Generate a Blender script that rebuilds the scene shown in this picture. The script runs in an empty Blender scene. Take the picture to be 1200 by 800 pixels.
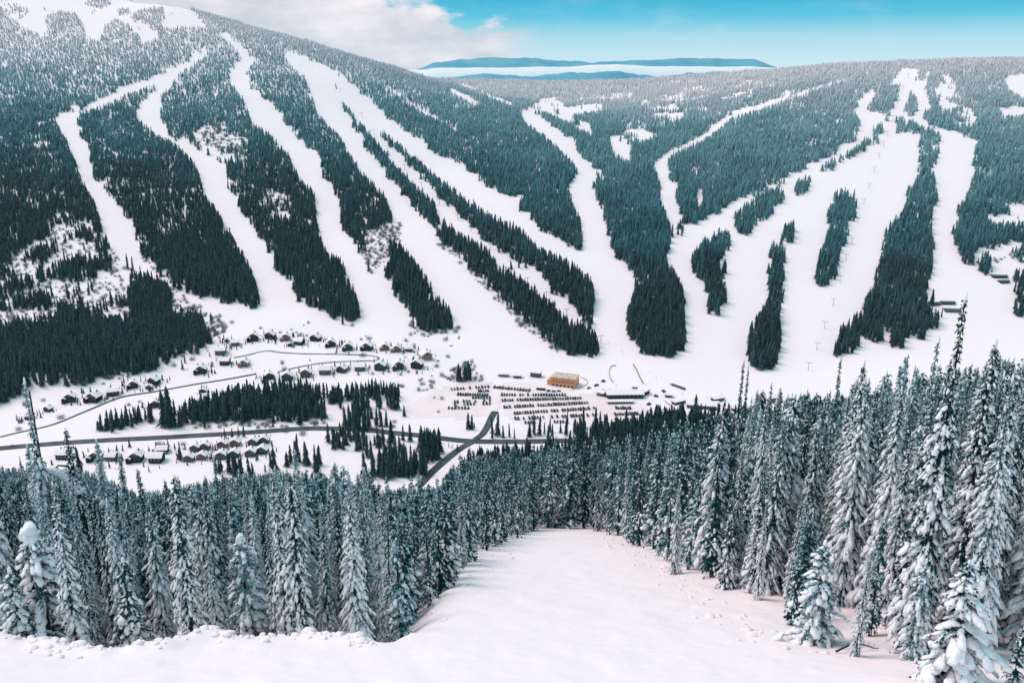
import bpy, math, random
import numpy as np
from math import radians as R
random.seed(7); rng = np.random.default_rng(7)
scene = bpy.context.scene
COL = scene.collection

# ------------------------------------------------------------------ camera
PITCH = R(17.37); FOV = R(60.0); FPX = 600/math.tan(FOV/2)
cam_d = bpy.data.cameras.new('camera'); cam = bpy.data.objects.new('camera', cam_d); COL.objects.link(cam)
cam.location = (0,0,0); cam.rotation_euler = (math.pi/2-PITCH, 0, 0)
cam_d.sensor_fit = 'HORIZONTAL'; cam_d.angle = FOV; cam_d.clip_start = .1; cam_d.clip_end = 60000
scene.camera = cam
FW = np.array([0, math.cos(PITCH), -math.sin(PITCH)]); UP = np.array([0, math.sin(PITCH), math.cos(PITCH)])

# ------------------------------------------------------------------ sky, sun, exposure
SUN_EL, SUN_ROT = R(58), R(292)
world = bpy.data.worlds.new("World"); scene.world = world; world.use_nodes = True
nt = world.node_tree; nt.nodes.clear(); N = nt.nodes.new; Lk = nt.links.new
out = N('ShaderNodeOutputWorld'); bg = N('ShaderNodeBackground'); bg.inputs[1].default_value = 1.0
sky = N('ShaderNodeTexSky'); sky.sky_type = 'NISHITA'; sky.sun_disc = False
sky.sun_elevation = SUN_EL; sky.sun_rotation = SUN_ROT; sky.altitude = 1500; sky.ozone_density = 2.0
def math_node(op, a=None, b=None, c=None, tree=None, clamp=False):
    n = (tree or nt).nodes.new('ShaderNodeMath'); n.operation = op; n.use_clamp = clamp
    for i, v in enumerate((a, b, c)):
        if v is None: continue
        if isinstance(v, (int, float)): n.inputs[i].default_value = v
        else: (tree or nt).links.new(v, n.inputs[i])
    return n.outputs[0]
def mixc(f, a, b, tree=None, mode='MIX'):
    t = tree or nt
    n = t.nodes.new('ShaderNodeMix'); n.data_type = 'RGBA'; n.blend_type = mode
    if isinstance(f, (int, float)): n.inputs[0].default_value = f
    else: t.links.new(f, n.inputs[0])
    for i, v in ((6, a), (7, b)):
        if isinstance(v, tuple): n.inputs[i].default_value = (*v, 1)
        else: t.links.new(v, n.inputs[i])
    return n.outputs[2]
def smooth(v, lo, hi, tree=None):
    t = tree or nt
    n = t.nodes.new('ShaderNodeMapRange'); n.interpolation_type = 'SMOOTHSTEP'
    t.links.new(v, n.inputs[0]); n.inputs[1].default_value = lo; n.inputs[2].default_value = hi
    return n.outputs[0]
tc = N('ShaderNodeTexCoord'); sep = N('ShaderNodeSeparateXYZ'); Lk(tc.outputs['Generated'], sep.inputs[0])
X, Y, Z = sep.outputs
skys = N('ShaderNodeMix'); skys.data_type = 'RGBA'; skys.blend_type = 'MULTIPLY'; skys.inputs[0].default_value = 1
Lk(sky.outputs[0], skys.inputs[6]); SKY_K = .10; skys.inputs[7].default_value = (SKY_K*.7, SKY_K*1.05, SKY_K*1.06, 1)
# clear air band above the horizon: cyan overhead, pale towards the horizon
ramp = N('ShaderNodeValToRGB'); Lk(math_node('MULTIPLY', Z, 8.0), ramp.inputs[0])
els = ramp.color_ramp.elements
els[0].position = 0.0; els[0].color = (.62,.80,.88,1)
els[1].position = .62; els[1].color = (.015,.40,.64,1)
e = els.new(.2); e.color = (.42,.72,.84,1)
e = els.new(.38); e.color = (.10,.54,.74,1)
clear = mixc(smooth(Z, .08, .3), ramp.outputs[0], skys.outputs[2])
# clouds
mp = N('ShaderNodeMapping'); Lk(tc.outputs['Generated'], mp.inputs[0]); mp.inputs['Scale'].default_value = (1, 1, 2.4)
nz = N('ShaderNodeTexNoise'); Lk(mp.outputs[0], nz.inputs[0]); nz.inputs['Scale'].default_value = 9; nz.inputs['Detail'].default_value = 9; nz.inputs['Roughness'].default_value = .58
az = math_node('ARCTAN2', X, Y)
n0 = math_node('SUBTRACT', nz.outputs[0], .5)
# low cloud lying on the summit to the left: soft edge in azimuth and in height
azp = math_node('ADD', az, math_node('MULTIPLY', n0, .16))
zp = math_node('ADD', Z, math_node('MULTIPLY', n0, -.10))
inaz = math_node('SUBTRACT', 1.0, smooth(azp, -.03, .035))
topz = math_node('SUBTRACT', .066, math_node('MULTIPLY', smooth(az, -.16, .0), .022))
topz = math_node('ADD', topz, math_node('MULTIPLY', math_node('SUBTRACT', 1.0, smooth(az, -.26, -.16)), .3))
inz = smooth(math_node('SUBTRACT', topz, zp), -.003, .010)
low = math_node('MULTIPLY', inaz, inz)
hi = math_node('MULTIPLY', smooth(Z, .13, .42), smooth(nz.outputs[0], .22, .5))
wisp = math_node('MULTIPLY', math_node('MULTIPLY', smooth(nz.outputs[0], .5, .75), math_node('SUBTRACT', 1.0, smooth(Z, .03, .09))), .35)
mask = math_node('MAXIMUM', math_node('MAXIMUM', low, hi), wisp)
shade = mixc(smooth(nz.outputs[0], .3, .7), (.58,.62,.70), (.95,.89,.92))
hicl = mixc(smooth(nz.outputs[0], .3, .7), (.30,.61,.68), (.45,.79,.86))
cloudc = mixc(smooth(Z, .10, .3), shade, hicl)
fin = mixc(mask, clear, cloudc)
Lk(fin, bg.inputs[0]); Lk(bg.outputs[0], out.inputs[0])

sun_d = bpy.data.lights.new('sun', 'SUN'); sun = bpy.data.objects.new('sun', sun_d); COL.objects.link(sun)
sun_d.energy = 2.48; sun_d.angle = R(28); sun_d.color = (1.0, .73, .69)
# direction towards the sun (high on the left)
sv = (math.cos(SUN_EL)*math.sin(SUN_ROT), math.cos(SUN_EL)*math.cos(SUN_ROT), math.sin(SUN_EL))
from mathutils import Vector, Matrix
sun.rotation_euler = Vector(sv).to_track_quat('Z', 'Y').to_euler()
vs = scene.view_settings; vs.view_transform = 'Standard'; vs.look = 'None'; vs.gamma = 1; vs.exposure = 0.04; vs.use_curve_mapping = False
scene.display_settings.display_device = 'sRGB'
cy = scene.cycles; cy.use_denoising = True; cy.max_bounces = 6; cy.diffuse_bounces = 3; cy.glossy_bounces = 2; cy.volume_bounces = 1
cy.transparent_max_bounces = 4; cy.caustics_reflective = False; cy.caustics_refractive = False; cy.sample_clamp_indirect = 6

# ------------------------------------------------------------------ helpers
def proj(p):
    p = np.asarray(p, float); d = p @ FW
    return 600+FPX*p[..., 0]/d, 400-FPX*(p @ UP)/d, d
def ray(px, py):
    dx = (px-600)/FPX; dy = (400-py)/FPX
    return np.array([dx, FW[1]+dy*UP[1], FW[2]+dy*UP[2]])
def at_Y(px, py, Yw):
    r = ray(px, py); return r*(Yw/r[1])
def at_Z(px, py, z):
    r = ray(px, py); return r*(z/r[2])
def sstep(a, b, x):
    t = np.clip((x-a)/(b-a), 0, 1); return t*t*(3-2*t)
def _h2(ix, iy, s):
    h = (ix.astype(np.int64)*374761393+iy.astype(np.int64)*668265263+s*1274126177) & 0xffffffff
    h = ((h ^ (h >> 13))*1274126177) & 0xffffffff
    return ((h ^ (h >> 16)) & 0xffff)/65535.0
def vnoise(x, y, s=0):
    ix = np.floor(x); iy = np.floor(y); fx = x-ix; fy = y-iy; fx = fx*fx*(3-2*fx); fy = fy*fy*(3-2*fy)
    a = _h2(ix, iy, s); b = _h2(ix+1, iy, s); c = _h2(ix, iy+1, s); d = _h2(ix+1, iy+1, s)
    return (a*(1-fx)+b*fx)*(1-fy)+(c*(1-fx)+d*fx)*fy
def fbm(x, y, o=4, s=0):
    v = 0; a = .5
    for k in range(o):
        v = v+a*vnoise(x*2**k, y*2**k, s+k*17); a *= .5
    return v*2-1

# ------------------------------------------------------------------ terrain height
CT = []
def cz(px, py, z): CT.append(at_Z(px, py, z))
def cy_(px, py, Yw): CT.append(at_Y(px, py, Yw))
for px in (-250,-100,0,100,200,300,400,500,600,700,800,900,1000,1100,1200,1300,1450):
    cz(px, 640, -394); cz(px, 560, -393); cz(px, 510, -391); cz(px, 470, -388)
for px in (200,300,400,500): cz(px, 430, -380)
for px, py, z in ((300,392,-366),(400,402,-370),(480,405,-374),(600,440,-385),(700,440,-386),(800,450,-386),(0,455,-378),(100,442,-376),(200,420,-374)): cz(px, py, z)
cols = {
 -300:[(440,1150),(350,1400),(250,1720),(150,2100),(50,2500),(0,2750),(-60,3100),(-60,3800),(20,5000)],
 -150:[(430,1170),(350,1400),(250,1720),(150,2080),(50,2480),(0,2720),(-50,3000),(-40,3700),(30,5000)],
 0:[(400,1225),(350,1400),(300,1560),(250,1720),(200,1880),(150,2060),(100,2250),(50,2450),(0,2680),(-25,2850),(0,3400),(60,4600)],
 100:[(395,1235),(350,1400),(300,1560),(250,1720),(200,1880),(150,2060),(100,2240),(50,2430),(5,2650),(-10,2780),(20,3300),(70,4600)],
 200:[(390,1250),(350,1390),(300,1560),(250,1710),(200,1870),(150,2040),(100,2220),(50,2400),(14,2560),(6,2680),(40,3300),(85,4500)],
 260:[(300,1540),(200,1860),(100,2210),(40,2440),(30,2540),(60,3000)],
 330:[(360,1360),(300,1530),(200,1850),(100,2210),(60,2400),(49,2480),(80,3000),(92,4300)],
 400:[(395,1240),(350,1370),(300,1510),(200,1850),(100,2260),(72,2420),(66,2480),(95,3100),(93,4300)],
 450:[(300,1500),(200,1860),(100,2320),(79,2480),(105,3100)],
 500:[(405,1210),(350,1360),(300,1500),(200,1880),(130,2230),(95,2480),(92,2560),(106,3200),(97,3900),(95,4300)],
 560:[(300,1490),(200,1890),(140,2200),(115,2400),(108,2600),(105,3200),(96,4100)],
 600:[(420,1165),(350,1350),(300,1490),(200,1880),(150,2120),(130,2330),(118,2600),(106,3200),(97,4100)],
 650:[(420,1165),(300,1490),(200,1870),(150,2120),(125,2500),(106,3200),(98,4100)],
 720:[(430,1140),(350,1350),(300,1490),(200,1870),(150,2200),(125,2600),(107,3300),(98,4100)],
 780:[(420,1160),(350,1340),(300,1480),(200,1860),(150,2180),(120,2650),(105,3200),(95,3900)],
 860:[(440,1110),(350,1340),(300,1480),(200,1840),(150,2090),(110,2500),(92,2900),(87,3500)],
 950:[(440,1110),(350,1330),(300,1470),(200,1810),(150,2020),(100,2340),(83,2650),(81,3100)],
 1050:[(430,1120),(350,1320),(300,1460),(200,1790),(150,1980),(100,2270),(82,2480),(79,2800),(85,3400)],
 1130:[(400,1190),(350,1310),(300,1450),(200,1770),(150,1960),(100,2240),(78,2440),(77,2800),(84,3400)],
 1220:[(390,1210),(350,1310),(300,1440),(200,1750),(150,1950),(100,2230),(75,2430),(75,2800),(84,3400)],
 1380:[(380,1220),(300,1430),(200,1750),(100,2230),(72,2450),(73,2900),(84,3500)],
 1500:[(380,1220),(300,1430),(200,1750),(100,2230),(70,2450),(71,2900),(84,3500)]}
for px, L in cols.items():
    for py, Yw in L: cy_(px, py, Yw)
for px in (-300,-100,100,300,500,700,900,1100,1300,1500):
    r = ray(px, 300)
    for Yw, z in ((6500,-450),(9000,-520),(13000,-520)): CT.append(np.array([r[0]/r[1]*Yw, Yw, z]))
CT = np.array(CT)
def uv(x, y): return np.stack([np.arctan2(x, y)*3.2, np.log(np.hypot(x, y)/1000)*4.0], -1)
CP = uv(CT[:,0], CT[:,1]); CV = CT[:,2]/np.hypot(CT[:,0], CT[:,1])
def kern(a, b):
    d2 = ((a[:,None,:]-b[None,:,:])**2).sum(-1); return .5*d2*np.log(d2+1e-9)
n = len(CP); A = np.zeros((n+3, n+3)); A[:n,:n] = kern(CP, CP)+np.eye(n)*.004
A[:n,n] = 1; A[:n,n+1:] = CP; A[n:,:n] = A[:n,n:].T
sol = np.linalg.solve(A, np.r_[CV, 0, 0, 0])
def far_z(x, y):
    azm = np.clip(np.arctan2(x, y), -.85, .85); r = np.clip(np.hypot(x, y), 500, 13000)
    q = np.stack([azm*3.2, np.log(r/1000)*4.0], -1); o = np.empty(len(q))
    for i in range(0, len(q), 20000):
        s = q[i:i+20000]; o[i:i+20000] = kern(s, CP) @ sol[:n]+sol[n]+s @ sol[n+1:]
    z = o*r
    rel = sstep(1150, 1700, r)*(1-sstep(5000, 7000, r))
    z = z+rel*(1-.7*sstep(2700, 3500, r))*(fbm(x/330, y/330, 4, 3)*9)
    return np.maximum(z, np.where(r > 4500, -520, -396)) - 0
def lip_Y(x): return 35.5+1.1*np.sin(x*.45)+1.6*(vnoise(x*.35+9, x*0+3, 5)-.5)+.7*(vnoise(x*1.3, x*0, 6)-.5)
def near_z(x, y):
    z = -8-.5*y
    z = np.where(y < -30, 7+np.minimum((-30-y)*.25, 110), z)
    z = -392+np.logaddexp(0, (z+392)/16)*16           # runs out onto the valley floor
    k = np.clip(1-(y-60)/560, 0, 1)
    rr = np.clip(np.logaddexp(0, (x-14.5)/1.6)*1.6, 0, 90)
    z = z+rr*.14*sstep(25, 75, y)*np.clip(1-(y-150)/420, 0, 1)
    z = z-np.clip(-6-x, 0, 60)*.10*sstep(38, 80, y)*np.clip(1-(y-200)/400, 0, 1)
    # wind lip on the left: bank, then a step down into the trees
    wl = sstep(-4.6, -8.5, x); ly = lip_Y(x)
    z = z-wl*2.6*sstep(0, 3.2, y-ly)*(1-sstep(110, 200, y))
    z = z+wl*.55*np.exp(-((y-ly+.6)/.9)**2)*(0.15+vnoise(x*1.1, y*.9, 8)*vnoise(x*.4, y*.4, 18)*1.6)
    # trough between the lip and the run
    z = z-.9*np.exp(-((x+5.6+.04*(y-38))/1.8)**2)*sstep(36.5, 41, y)*(1-sstep(75, 110, y))
    # drifted snow
    amp = .20+.26*(1-sstep(-8, -4.5, x)*(1-sstep(11, 16, x)))
    z = z+amp*fbm(x/7, y/9, 4, 11)*(1-sstep(200, 500, y))+.13*fbm(x/1.5, y/2.4, 3, 31)*(1-sstep(60, 140, y))
    return z
def height(x, y):
    x = np.asarray(x, float).ravel(); y = np.asarray(y, float).ravel(); r = np.hypot(x, y)
    w = sstep(620, 860, r)*sstep(-300, 300, y)
    nz_ = near_z(x, y)
    o = nz_.copy(); m = w > 0
    if m.any(): o[m] = nz_[m]*(1-w[m])+far_z(x[m], y[m])*w[m]
    return o
# polar sheet round the viewer, rings growing with distance
A1 = np.radians(np.r_[np.arange(-180, -44, 3.0), np.arange(-44, 44.01, .11), np.arange(47, 180.1, 3.0)]); A1[-1] = math.pi
RR = np.exp(np.linspace(math.log(1.2), math.log(12000), 900))
GA, GR = np.meshgrid(A1, RR); GX = GR*np.sin(GA); GY = GR*np.cos(GA)
GZ = height(GX, GY).reshape(GX.shape)
def ground_z(x, y):
    x = np.atleast_1d(np.asarray(x, float)); y = np.atleast_1d(np.asarray(y, float))
    a = np.arctan2(x, y); r = np.hypot(x, y)
    i = np.clip(np.searchsorted(A1, a)-1, 0, len(A1)-2); fa = (a-A1[i])/(A1[i+1]-A1[i])
    j = np.clip(np.searchsorted(RR, r)-1, 0, len(RR)-2); fr = (r-RR[j])/(RR[j+1]-RR[j])
    return (GZ[j,i]*(1-fa)+GZ[j,i+1]*fa)*(1-fr)+(GZ[j+1,i]*(1-fa)+GZ[j+1,i+1]*fa)*fr
_T = np.exp(np.linspace(math.log(12), math.log(6000), 2600))
def hit(px, py):
    r = ray(px, py); p = r[None,:]*(_T/r[1])[:,None]
    below = p[:,2] <= ground_z(p[:,0], p[:,1])
    k = int(np.argmax(below)) if below.any() else len(_T)-1
    if k == 0: return p[0]
    a, b = p[k-1], p[k]
    for _ in range(12):
        m = (a+b)/2
        if m[2] <= ground_z(m[0], m[1])[0]: b = m
        else: a = m
    return b
def mesh_np(name, V, F, mat=None, smooth=False):
    """F: (n,k) array or list of such arrays"""
    me = bpy.data.meshes.new(name)
    Fs = F if isinstance(F, list) else [F]
    Fs = [np.asarray(f) for f in Fs if len(f)]
    me.vertices.add(len(V)); me.vertices.foreach_set('co', np.asarray(V, np.float32).ravel())
    loops = np.concatenate([f.ravel() for f in Fs]); tot = np.concatenate([np.full(len(f), f.shape[1]) for f in Fs])
    me.loops.add(len(loops)); me.loops.foreach_set('vertex_index', loops.astype(np.int32))
    me.polygons.add(len(tot)); st = np.r_[0, np.cumsum(tot)[:-1]]
    me.polygons.foreach_set('loop_start', st.astype(np.int32)); me.polygons.foreach_set('loop_total', tot.astype(np.int32))
    me.update(calc_edges=True)
    if smooth: me.polygons.foreach_set('use_smooth', np.ones(len(tot), bool))
    if mat: me.materials.append(mat)
    me.validate(); return me
def link(name, data, parent=None, loc=(0,0,0), rz=0.0):
    o = bpy.data.objects.new(name, data); COL.objects.link(o); o.location = loc; o.rotation_euler = (0,0,rz)
    if parent: o.parent = parent
    return o
def tag(o, label=None, cat=None, group=None, kind=None):
    if label: o['label'] = label
    if cat: o['category'] = cat
    if group: o['group'] = group
    if kind: o['kind'] = kind
    return o

# ------------------------------------------------------------------ materials
def mat(name, col=(.5,.5,.5), rough=.8, spec=.3, metal=0.0, var=0.0, vscale=2.0, bump=0.0, bscale=8.0, col2=None, coord='Object'):
    m = bpy.data.materials.new(name); m.use_nodes = True; t = m.node_tree; b = t.nodes['Principled BSDF']
    b.inputs['Base Color'].default_value = (*col, 1); b.inputs['Roughness'].default_value = rough
    b.inputs['Specular IOR Level'].default_value = spec; b.inputs['Metallic'].default_value = metal
    c = t.nodes.new('ShaderNodeTexCoord')
    if var or col2:
        n_ = t.nodes.new('ShaderNodeTexNoise'); n_.inputs['Scale'].default_value = vscale; n_.inputs['Detail'].default_value = 5
        t.links.new(c.outputs[coord], n_.inputs[0])
        c2 = col2 or tuple(max(0, v*(1-var)) for v in col)
        t.links.new(mixc(smooth(n_.outputs[0], .35, .65, t), col, c2, t), b.inputs['Base Color'])
    if bump:
        n_ = t.nodes.new('ShaderNodeTexNoise'); n_.inputs['Scale'].default_value = bscale; n_.inputs['Detail'].default_value = 6
        t.links.new(c.outputs[coord], n_.inputs[0])
        bp = t.nodes.new('ShaderNodeBump'); bp.inputs['Strength'].default_value = bump; bp.inputs['Distance'].default_value = .10
        t.links.new(n_.outputs[0], bp.inputs['Height']); t.links.new(bp.outputs[0], b.inputs['Normal'])
    return m
SNOW = (.91,.80,.825)
m_snow = mat('snow', SNOW, .75, .2, col2=(.90,.79,.82), vscale=.03, bump=1.0, bscale=.9)
m_snowcap = mat('snow_cap', (.86,.87,.91), .75, .2, bump=.5, bscale=9)
m_roofsnow = mat('roof_snow', (.90,.80,.83), .75, .2, bump=.4, bscale=2)
m_bark = mat('bark', (.045,.038,.035), .9, .2, var=.5, vscale=6, bump=.6, bscale=20)
def needle_mat(name, base, base2, frost_lo, frost_hi, nscale, zf=False, frost=(.37,.56,.61)):
    m = bpy.data.materials.new(name); m.use_nodes = True; t = m.node_tree; b = t.nodes['Principled BSDF']
    b.inputs['Roughness'].default_value = .9; b.inputs['Specular IOR Level'].default_value = .04
    c = t.nodes.new('ShaderNodeTexCoord'); g = t.nodes.new('ShaderNodeNewGeometry'); oi = t.nodes.new('ShaderNodeObjectInfo')
    green = mixc(oi.outputs['Random'], base, base2, t)
    n_ = t.nodes.new('ShaderNodeTexNoise'); n_.inputs['Scale'].default_value = nscale; n_.inputs['Detail'].default_value = 3
    t.links.new(g.outputs['Position'], n_.inputs[0])
    sp = t.nodes.new('ShaderNodeSeparateXYZ'); t.links.new(g.outputs['Position'], sp.inputs[0])
    if zf:   # hoar frost plus distance haze, both put into the colour, rising with height
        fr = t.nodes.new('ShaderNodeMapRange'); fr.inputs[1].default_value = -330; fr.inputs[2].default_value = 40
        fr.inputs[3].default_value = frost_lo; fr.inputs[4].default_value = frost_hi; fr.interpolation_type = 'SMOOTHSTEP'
        rime_haze = math_node('ADD', sp.outputs[2], math_node('MULTIPLY', smooth(sp.outputs[1], 2100, 3000, t), 190, tree=t), tree=t)   # haze painted in with distance, on top of the plateau's frost
        rime_haze = math_node('ADD', rime_haze, math_node('SUBTRACT', math_node('MULTIPLY', smooth(sp.outputs[0], -600, 400, t), 110, tree=t), 55, tree=t), tree=t)   # and paler towards the right
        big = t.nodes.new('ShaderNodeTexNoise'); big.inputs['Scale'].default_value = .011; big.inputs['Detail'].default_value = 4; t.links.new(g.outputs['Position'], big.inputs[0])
        rime_haze = math_node('ADD', rime_haze, math_node('MULTIPLY', math_node('SUBTRACT', big.outputs[0], .5, tree=t), 150, tree=t), tree=t)
        t.links.new(rime_haze, fr.inputs[0]); amt = fr.outputs[0]
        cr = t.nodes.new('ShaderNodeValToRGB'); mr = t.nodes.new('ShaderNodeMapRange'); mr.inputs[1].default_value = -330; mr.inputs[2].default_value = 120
        t.links.new(rime_haze, mr.inputs[0]); t.links.new(mr.outputs[0], cr.inputs[0]); e_ = cr.color_ramp.elements
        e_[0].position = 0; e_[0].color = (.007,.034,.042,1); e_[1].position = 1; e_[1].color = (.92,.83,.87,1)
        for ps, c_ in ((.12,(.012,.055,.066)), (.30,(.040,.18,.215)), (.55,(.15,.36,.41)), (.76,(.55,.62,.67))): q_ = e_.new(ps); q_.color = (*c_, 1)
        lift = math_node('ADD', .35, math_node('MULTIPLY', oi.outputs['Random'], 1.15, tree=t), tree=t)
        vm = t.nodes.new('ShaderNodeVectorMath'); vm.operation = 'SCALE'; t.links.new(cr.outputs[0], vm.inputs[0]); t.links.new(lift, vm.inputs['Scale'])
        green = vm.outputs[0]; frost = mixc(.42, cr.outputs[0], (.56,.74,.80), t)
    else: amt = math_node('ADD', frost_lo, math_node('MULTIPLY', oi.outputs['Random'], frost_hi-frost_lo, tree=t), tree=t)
    thr = math_node('SUBTRACT', .78, math_node('MULTIPLY', amt, .56, tree=t), tree=t)
    d = math_node('SUBTRACT', n_.outputs[0], thr, tree=t)
    f = smooth(d, -.06, .08, t)
    t.links.new(mixc(f, green, frost, t), b.inputs['Base Color'])
    return m
m_needle = needle_mat('needles', (.006,.040,.050), (.012,.070,.080), .24, .56, 11)
m_needle_mid = needle_mat('needles_mid', (.007,.046,.056), (.014,.078,.090), .24, .50, 3)
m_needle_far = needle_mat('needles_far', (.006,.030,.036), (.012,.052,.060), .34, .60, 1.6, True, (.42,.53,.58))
m_twig = mat('twigs', (.09,.13,.14), .9, .1, col2=(.30,.34,.36), vscale=.5)

# ------------------------------------------------------------------ ground sheet
nr, na = GX.shape
V = np.stack([GX.ravel(), GY.ravel(), GZ.ravel()], 1)
ii, jj = np.meshgrid(np.arange(na-1), np.arange(nr-1)); q = (jj*na+ii).ravel()
F = np.stack([q, q+na, q+na+1, q+1], 1)
V = np.vstack([V, [[0, 0, GZ[0].mean()]]])
Fc = np.stack([np.full(na-1, len(V)-1), np.arange(na-1), np.arange(1, na)], 1)
gm = mesh_np('ground', V, [F, Fc], m_snow, True)
if gm.polygons[0].normal.z < 0: gm.flip_normals()
ground = tag(link('ground', gm), 'snow covered ground falling from the open ski run to the valley and rising to the mountains', None, None, 'structure')
# ------------------------------------------------------------------ where forest stands (traced on the hillside, carried onto the terrain)
MX, MY = 1200, 800
gy_, gx_ = np.mgrid[0:MY, 0:MX]; gx_ = gx_+.5; gy_ = gy_+.5
D = np.ones((MY, MX))
SH = np.zeros((MY, MX))
def fill(P, val, arr=None):
    arr = D if arr is None else arr
    P = np.array(P, float); x0, y0 = np.floor(P.min(0)).astype(int); x1, y1 = np.ceil(P.max(0)).astype(int)
    x0 = max(x0, 0); y0 = max(y0, 0); x1 = min(x1, MX); y1 = min(y1, MY)
    if x1 <= x0 or y1 <= y0: return
    X_ = gx_[y0:y1, x0:x1]; Y_ = gy_[y0:y1, x0:x1]; ins = np.zeros(X_.shape, bool)
    for i in range(len(P)):
        xa, ya = P[i]; xb, yb = P[(i+1) % len(P)]
        if ya == yb: continue
        c = ((ya > Y_) != (yb > Y_)) & (X_ < (xb-xa)*(Y_-ya)/(yb-ya)+xa); ins ^= c
    arr[y0:y1, x0:x1][ins] = val
def band(P, w, val, arr=None):
    P = np.array(P, float); L = []; Rr = []
    for i in range(len(P)):
        t = P[min(i+1, len(P)-1)]-P[max(i-1, 0)]; t = t/np.hypot(*t); nn = np.array([-t[1], t[0]])
        ww = w[i] if isinstance(w, (list, tuple)) else w
        L.append(P[i]+nn*ww/2); Rr.append(P[i]-nn*ww/2)
    fill(L+Rr[::-1], val, arr)
# valley floor and villages
fill([(-5,480),(44,453),(91,449),(152,439),(192,429),(233,412),(252,400),(266,380),(240,350),(300,362),(358,358),(388,372),(424,378),(480,372),(500,392),(530,388),(560,335),(660,415),(704,415),(748,409),(753,417),(802,417),(830,380),(881,434),(974,417),(1094,389),(1205,380),(1205,468),(1000,472),(900,480),(800,486),(740,500),(700,512),(690,540),(560,545),(545,562),(505,556),(470,540),(425,560),(420,590),(385,575),(340,568),(200,585),(150,585),(80,560),(-5,560)], 0)
fill([(700,300),(760,300),(760,420),(700,420)], D[300,650]*0+1) if False else None
# summit clearings, top left
fill([(8,-2),(35,12),(20,25),(28,33),(50,41),(56,33),(50,20),(68,13),(88,15),(98,30),(101,44),(116,47),(121,32),(135,22),(150,28),(162,40),(168,50),(186,45),(175,32),(150,22),(160,12),(190,8),(195,20),(186,30),(200,34),(216,30),(242,33),(228,15),(210,-2)], .03)
fill([(100,2),(120,-2),(134,4),(120,10),(102,9)], .7); fill([(136,11),(150,9),(154,16),(140,20)], .8)
fill([(0,0),(10,0),(32,12),(18,24),(0,8)], .35)
# run A
band([(241,62),(216,77),(203,88),(176,96),(146,107),(130,118),(98,129),(75,137)], [5,6,7,9,8,6,5,6], 0)
fill([(63,137),(88,129),(91,150),(100,170),(108,205),(125,225),(143,248),(159,274),(169,301),(189,321),(240,352),(300,362),(250,386),(225,364),(195,338),(160,325),(140,302),(121,280),(113,240),(97,215),(88,190),(78,165)], 0)
# run B
fill([(236,62),(243,62),(230,72),(206,90),(199,105),(187,111),(187,135),(199,159),(230,172),(263,192),(267,216),(284,250),(290,257),(311,284),(324,318),(341,338),(358,358),(388,374),(300,366),(304,352),(302,331),(287,304),(270,274),(250,240),(240,230),(233,203),(216,176),(182,157),(162,140),(160,127),(169,118),(187,98),(203,86)], 0)
# run C
fill([(257,40),(266,40),(287,56),(297,73),(288,87),(294,105),(321,122),(327,135),(351,165),(375,182),(378,203),(398,233),(400,268),(413,284),(425,307),(434,321),(456,328),(461,345),(469,358),(478,375),(500,393),(424,380),(420,355),(410,328),(400,307),(383,297),(373,277),(370,240),(370,230),(351,209),(338,182),(317,159),(294,145),(287,118),(270,98),(270,84),(284,68),(270,51)], 0)
# run D and the shared open top
fill([(332,59),(350,63),(372,74),(392,96),(400,130),(417,152),(430,176),(451,203),(474,233),(481,240),(505,264),(515,284),(538,304),(562,328),(589,351),(609,378),(636,399),(660,416),(560,420),(530,390),(530,368),(515,352),(494,318),(478,298),(466,285),(463,262),(451,230),(420,199),(410,180),(398,159),(371,132),(358,91),(337,74)], 0)
# corridor E1 (lift line)
fill([(384,98),(400,107),(418,122),(437,148),(457,172),(481,199),(505,219),(525,241),(552,265),(575,289),(600,303),(623,319),(646,339),(670,356),(690,380),(702,398),(694,387),(663,375),(643,355),(616,334),(589,314),(569,294),(545,277),(515,257),(508,236),(491,223),(467,199),(440,165),(420,142),(400,118)], .04)
# run E2
fill([(362,70),(385,80),(420,106),(451,136),(484,160),(511,180),(542,194),(575,221),(589,231),(612,234),(606,246),(619,252),(636,272),(660,289),(680,297),(686,312),(695,345),(690,322),(670,311),(643,297),(629,291),(609,270),(582,257),(569,250),(535,226),(501,199),(467,169),(434,145),(415,124),(396,100),(375,82)], 0)
# run F
fill([(609,130),(625,131),(657,155),(673,165),(677,182),(697,196),(700,209),(694,219),(704,240),(711,270),(721,301),(741,324),(744,341),(734,352),(734,382),(748,409),(753,419),(704,419),(695,385),(695,330),(680,316),(683,291),(680,257),(667,230),(667,216),(678,203),(667,186),(643,165),(616,145)], 0)
# clearings above the middle forest
fill([(612,130),(633,118),(650,112),(663,126),(707,121),(704,131),(665,136),(690,146),(696,158),(688,156),(664,144),(640,132)], .08)
fill([(714,161),(728,160),(738,173),(738,189),(728,186),(718,178)], .05)
fill([(724,163),(740,140),(752,118),(775,112),(800,108),(800,140),(780,150),(760,165),(740,167)], .33)
fill([(800,95),(915,92),(930,100),(920,118),(880,124),(840,138),(800,140)], .43)
fill([(630,118),(650,108),(700,112),(740,108),(745,122),(700,122)], .35)
band([(457,107),(480,121),(510,138),(538,152)], 3, .15); band([(528,106),(545,114),(558,123)], 5, .05); band([(540,100),(575,112),(600,122)],4,.2)
# run G
fill([(1010,84),(990,92),(932,109),(895,122),(857,132),(820,160),(800,170),(778,179),(765,196),(775,216),(773,236),(785,263),(788,270),(781,307),(800,338),(804,358),(806,395),(802,419),(840,440),(880,440),(820,300),(805,262),(800,258),(790,236),(795,216),(781,206),(778,192),(788,182),(822,167),(860,138),(897,127),(934,112),(992,92.7)], 0)
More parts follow.
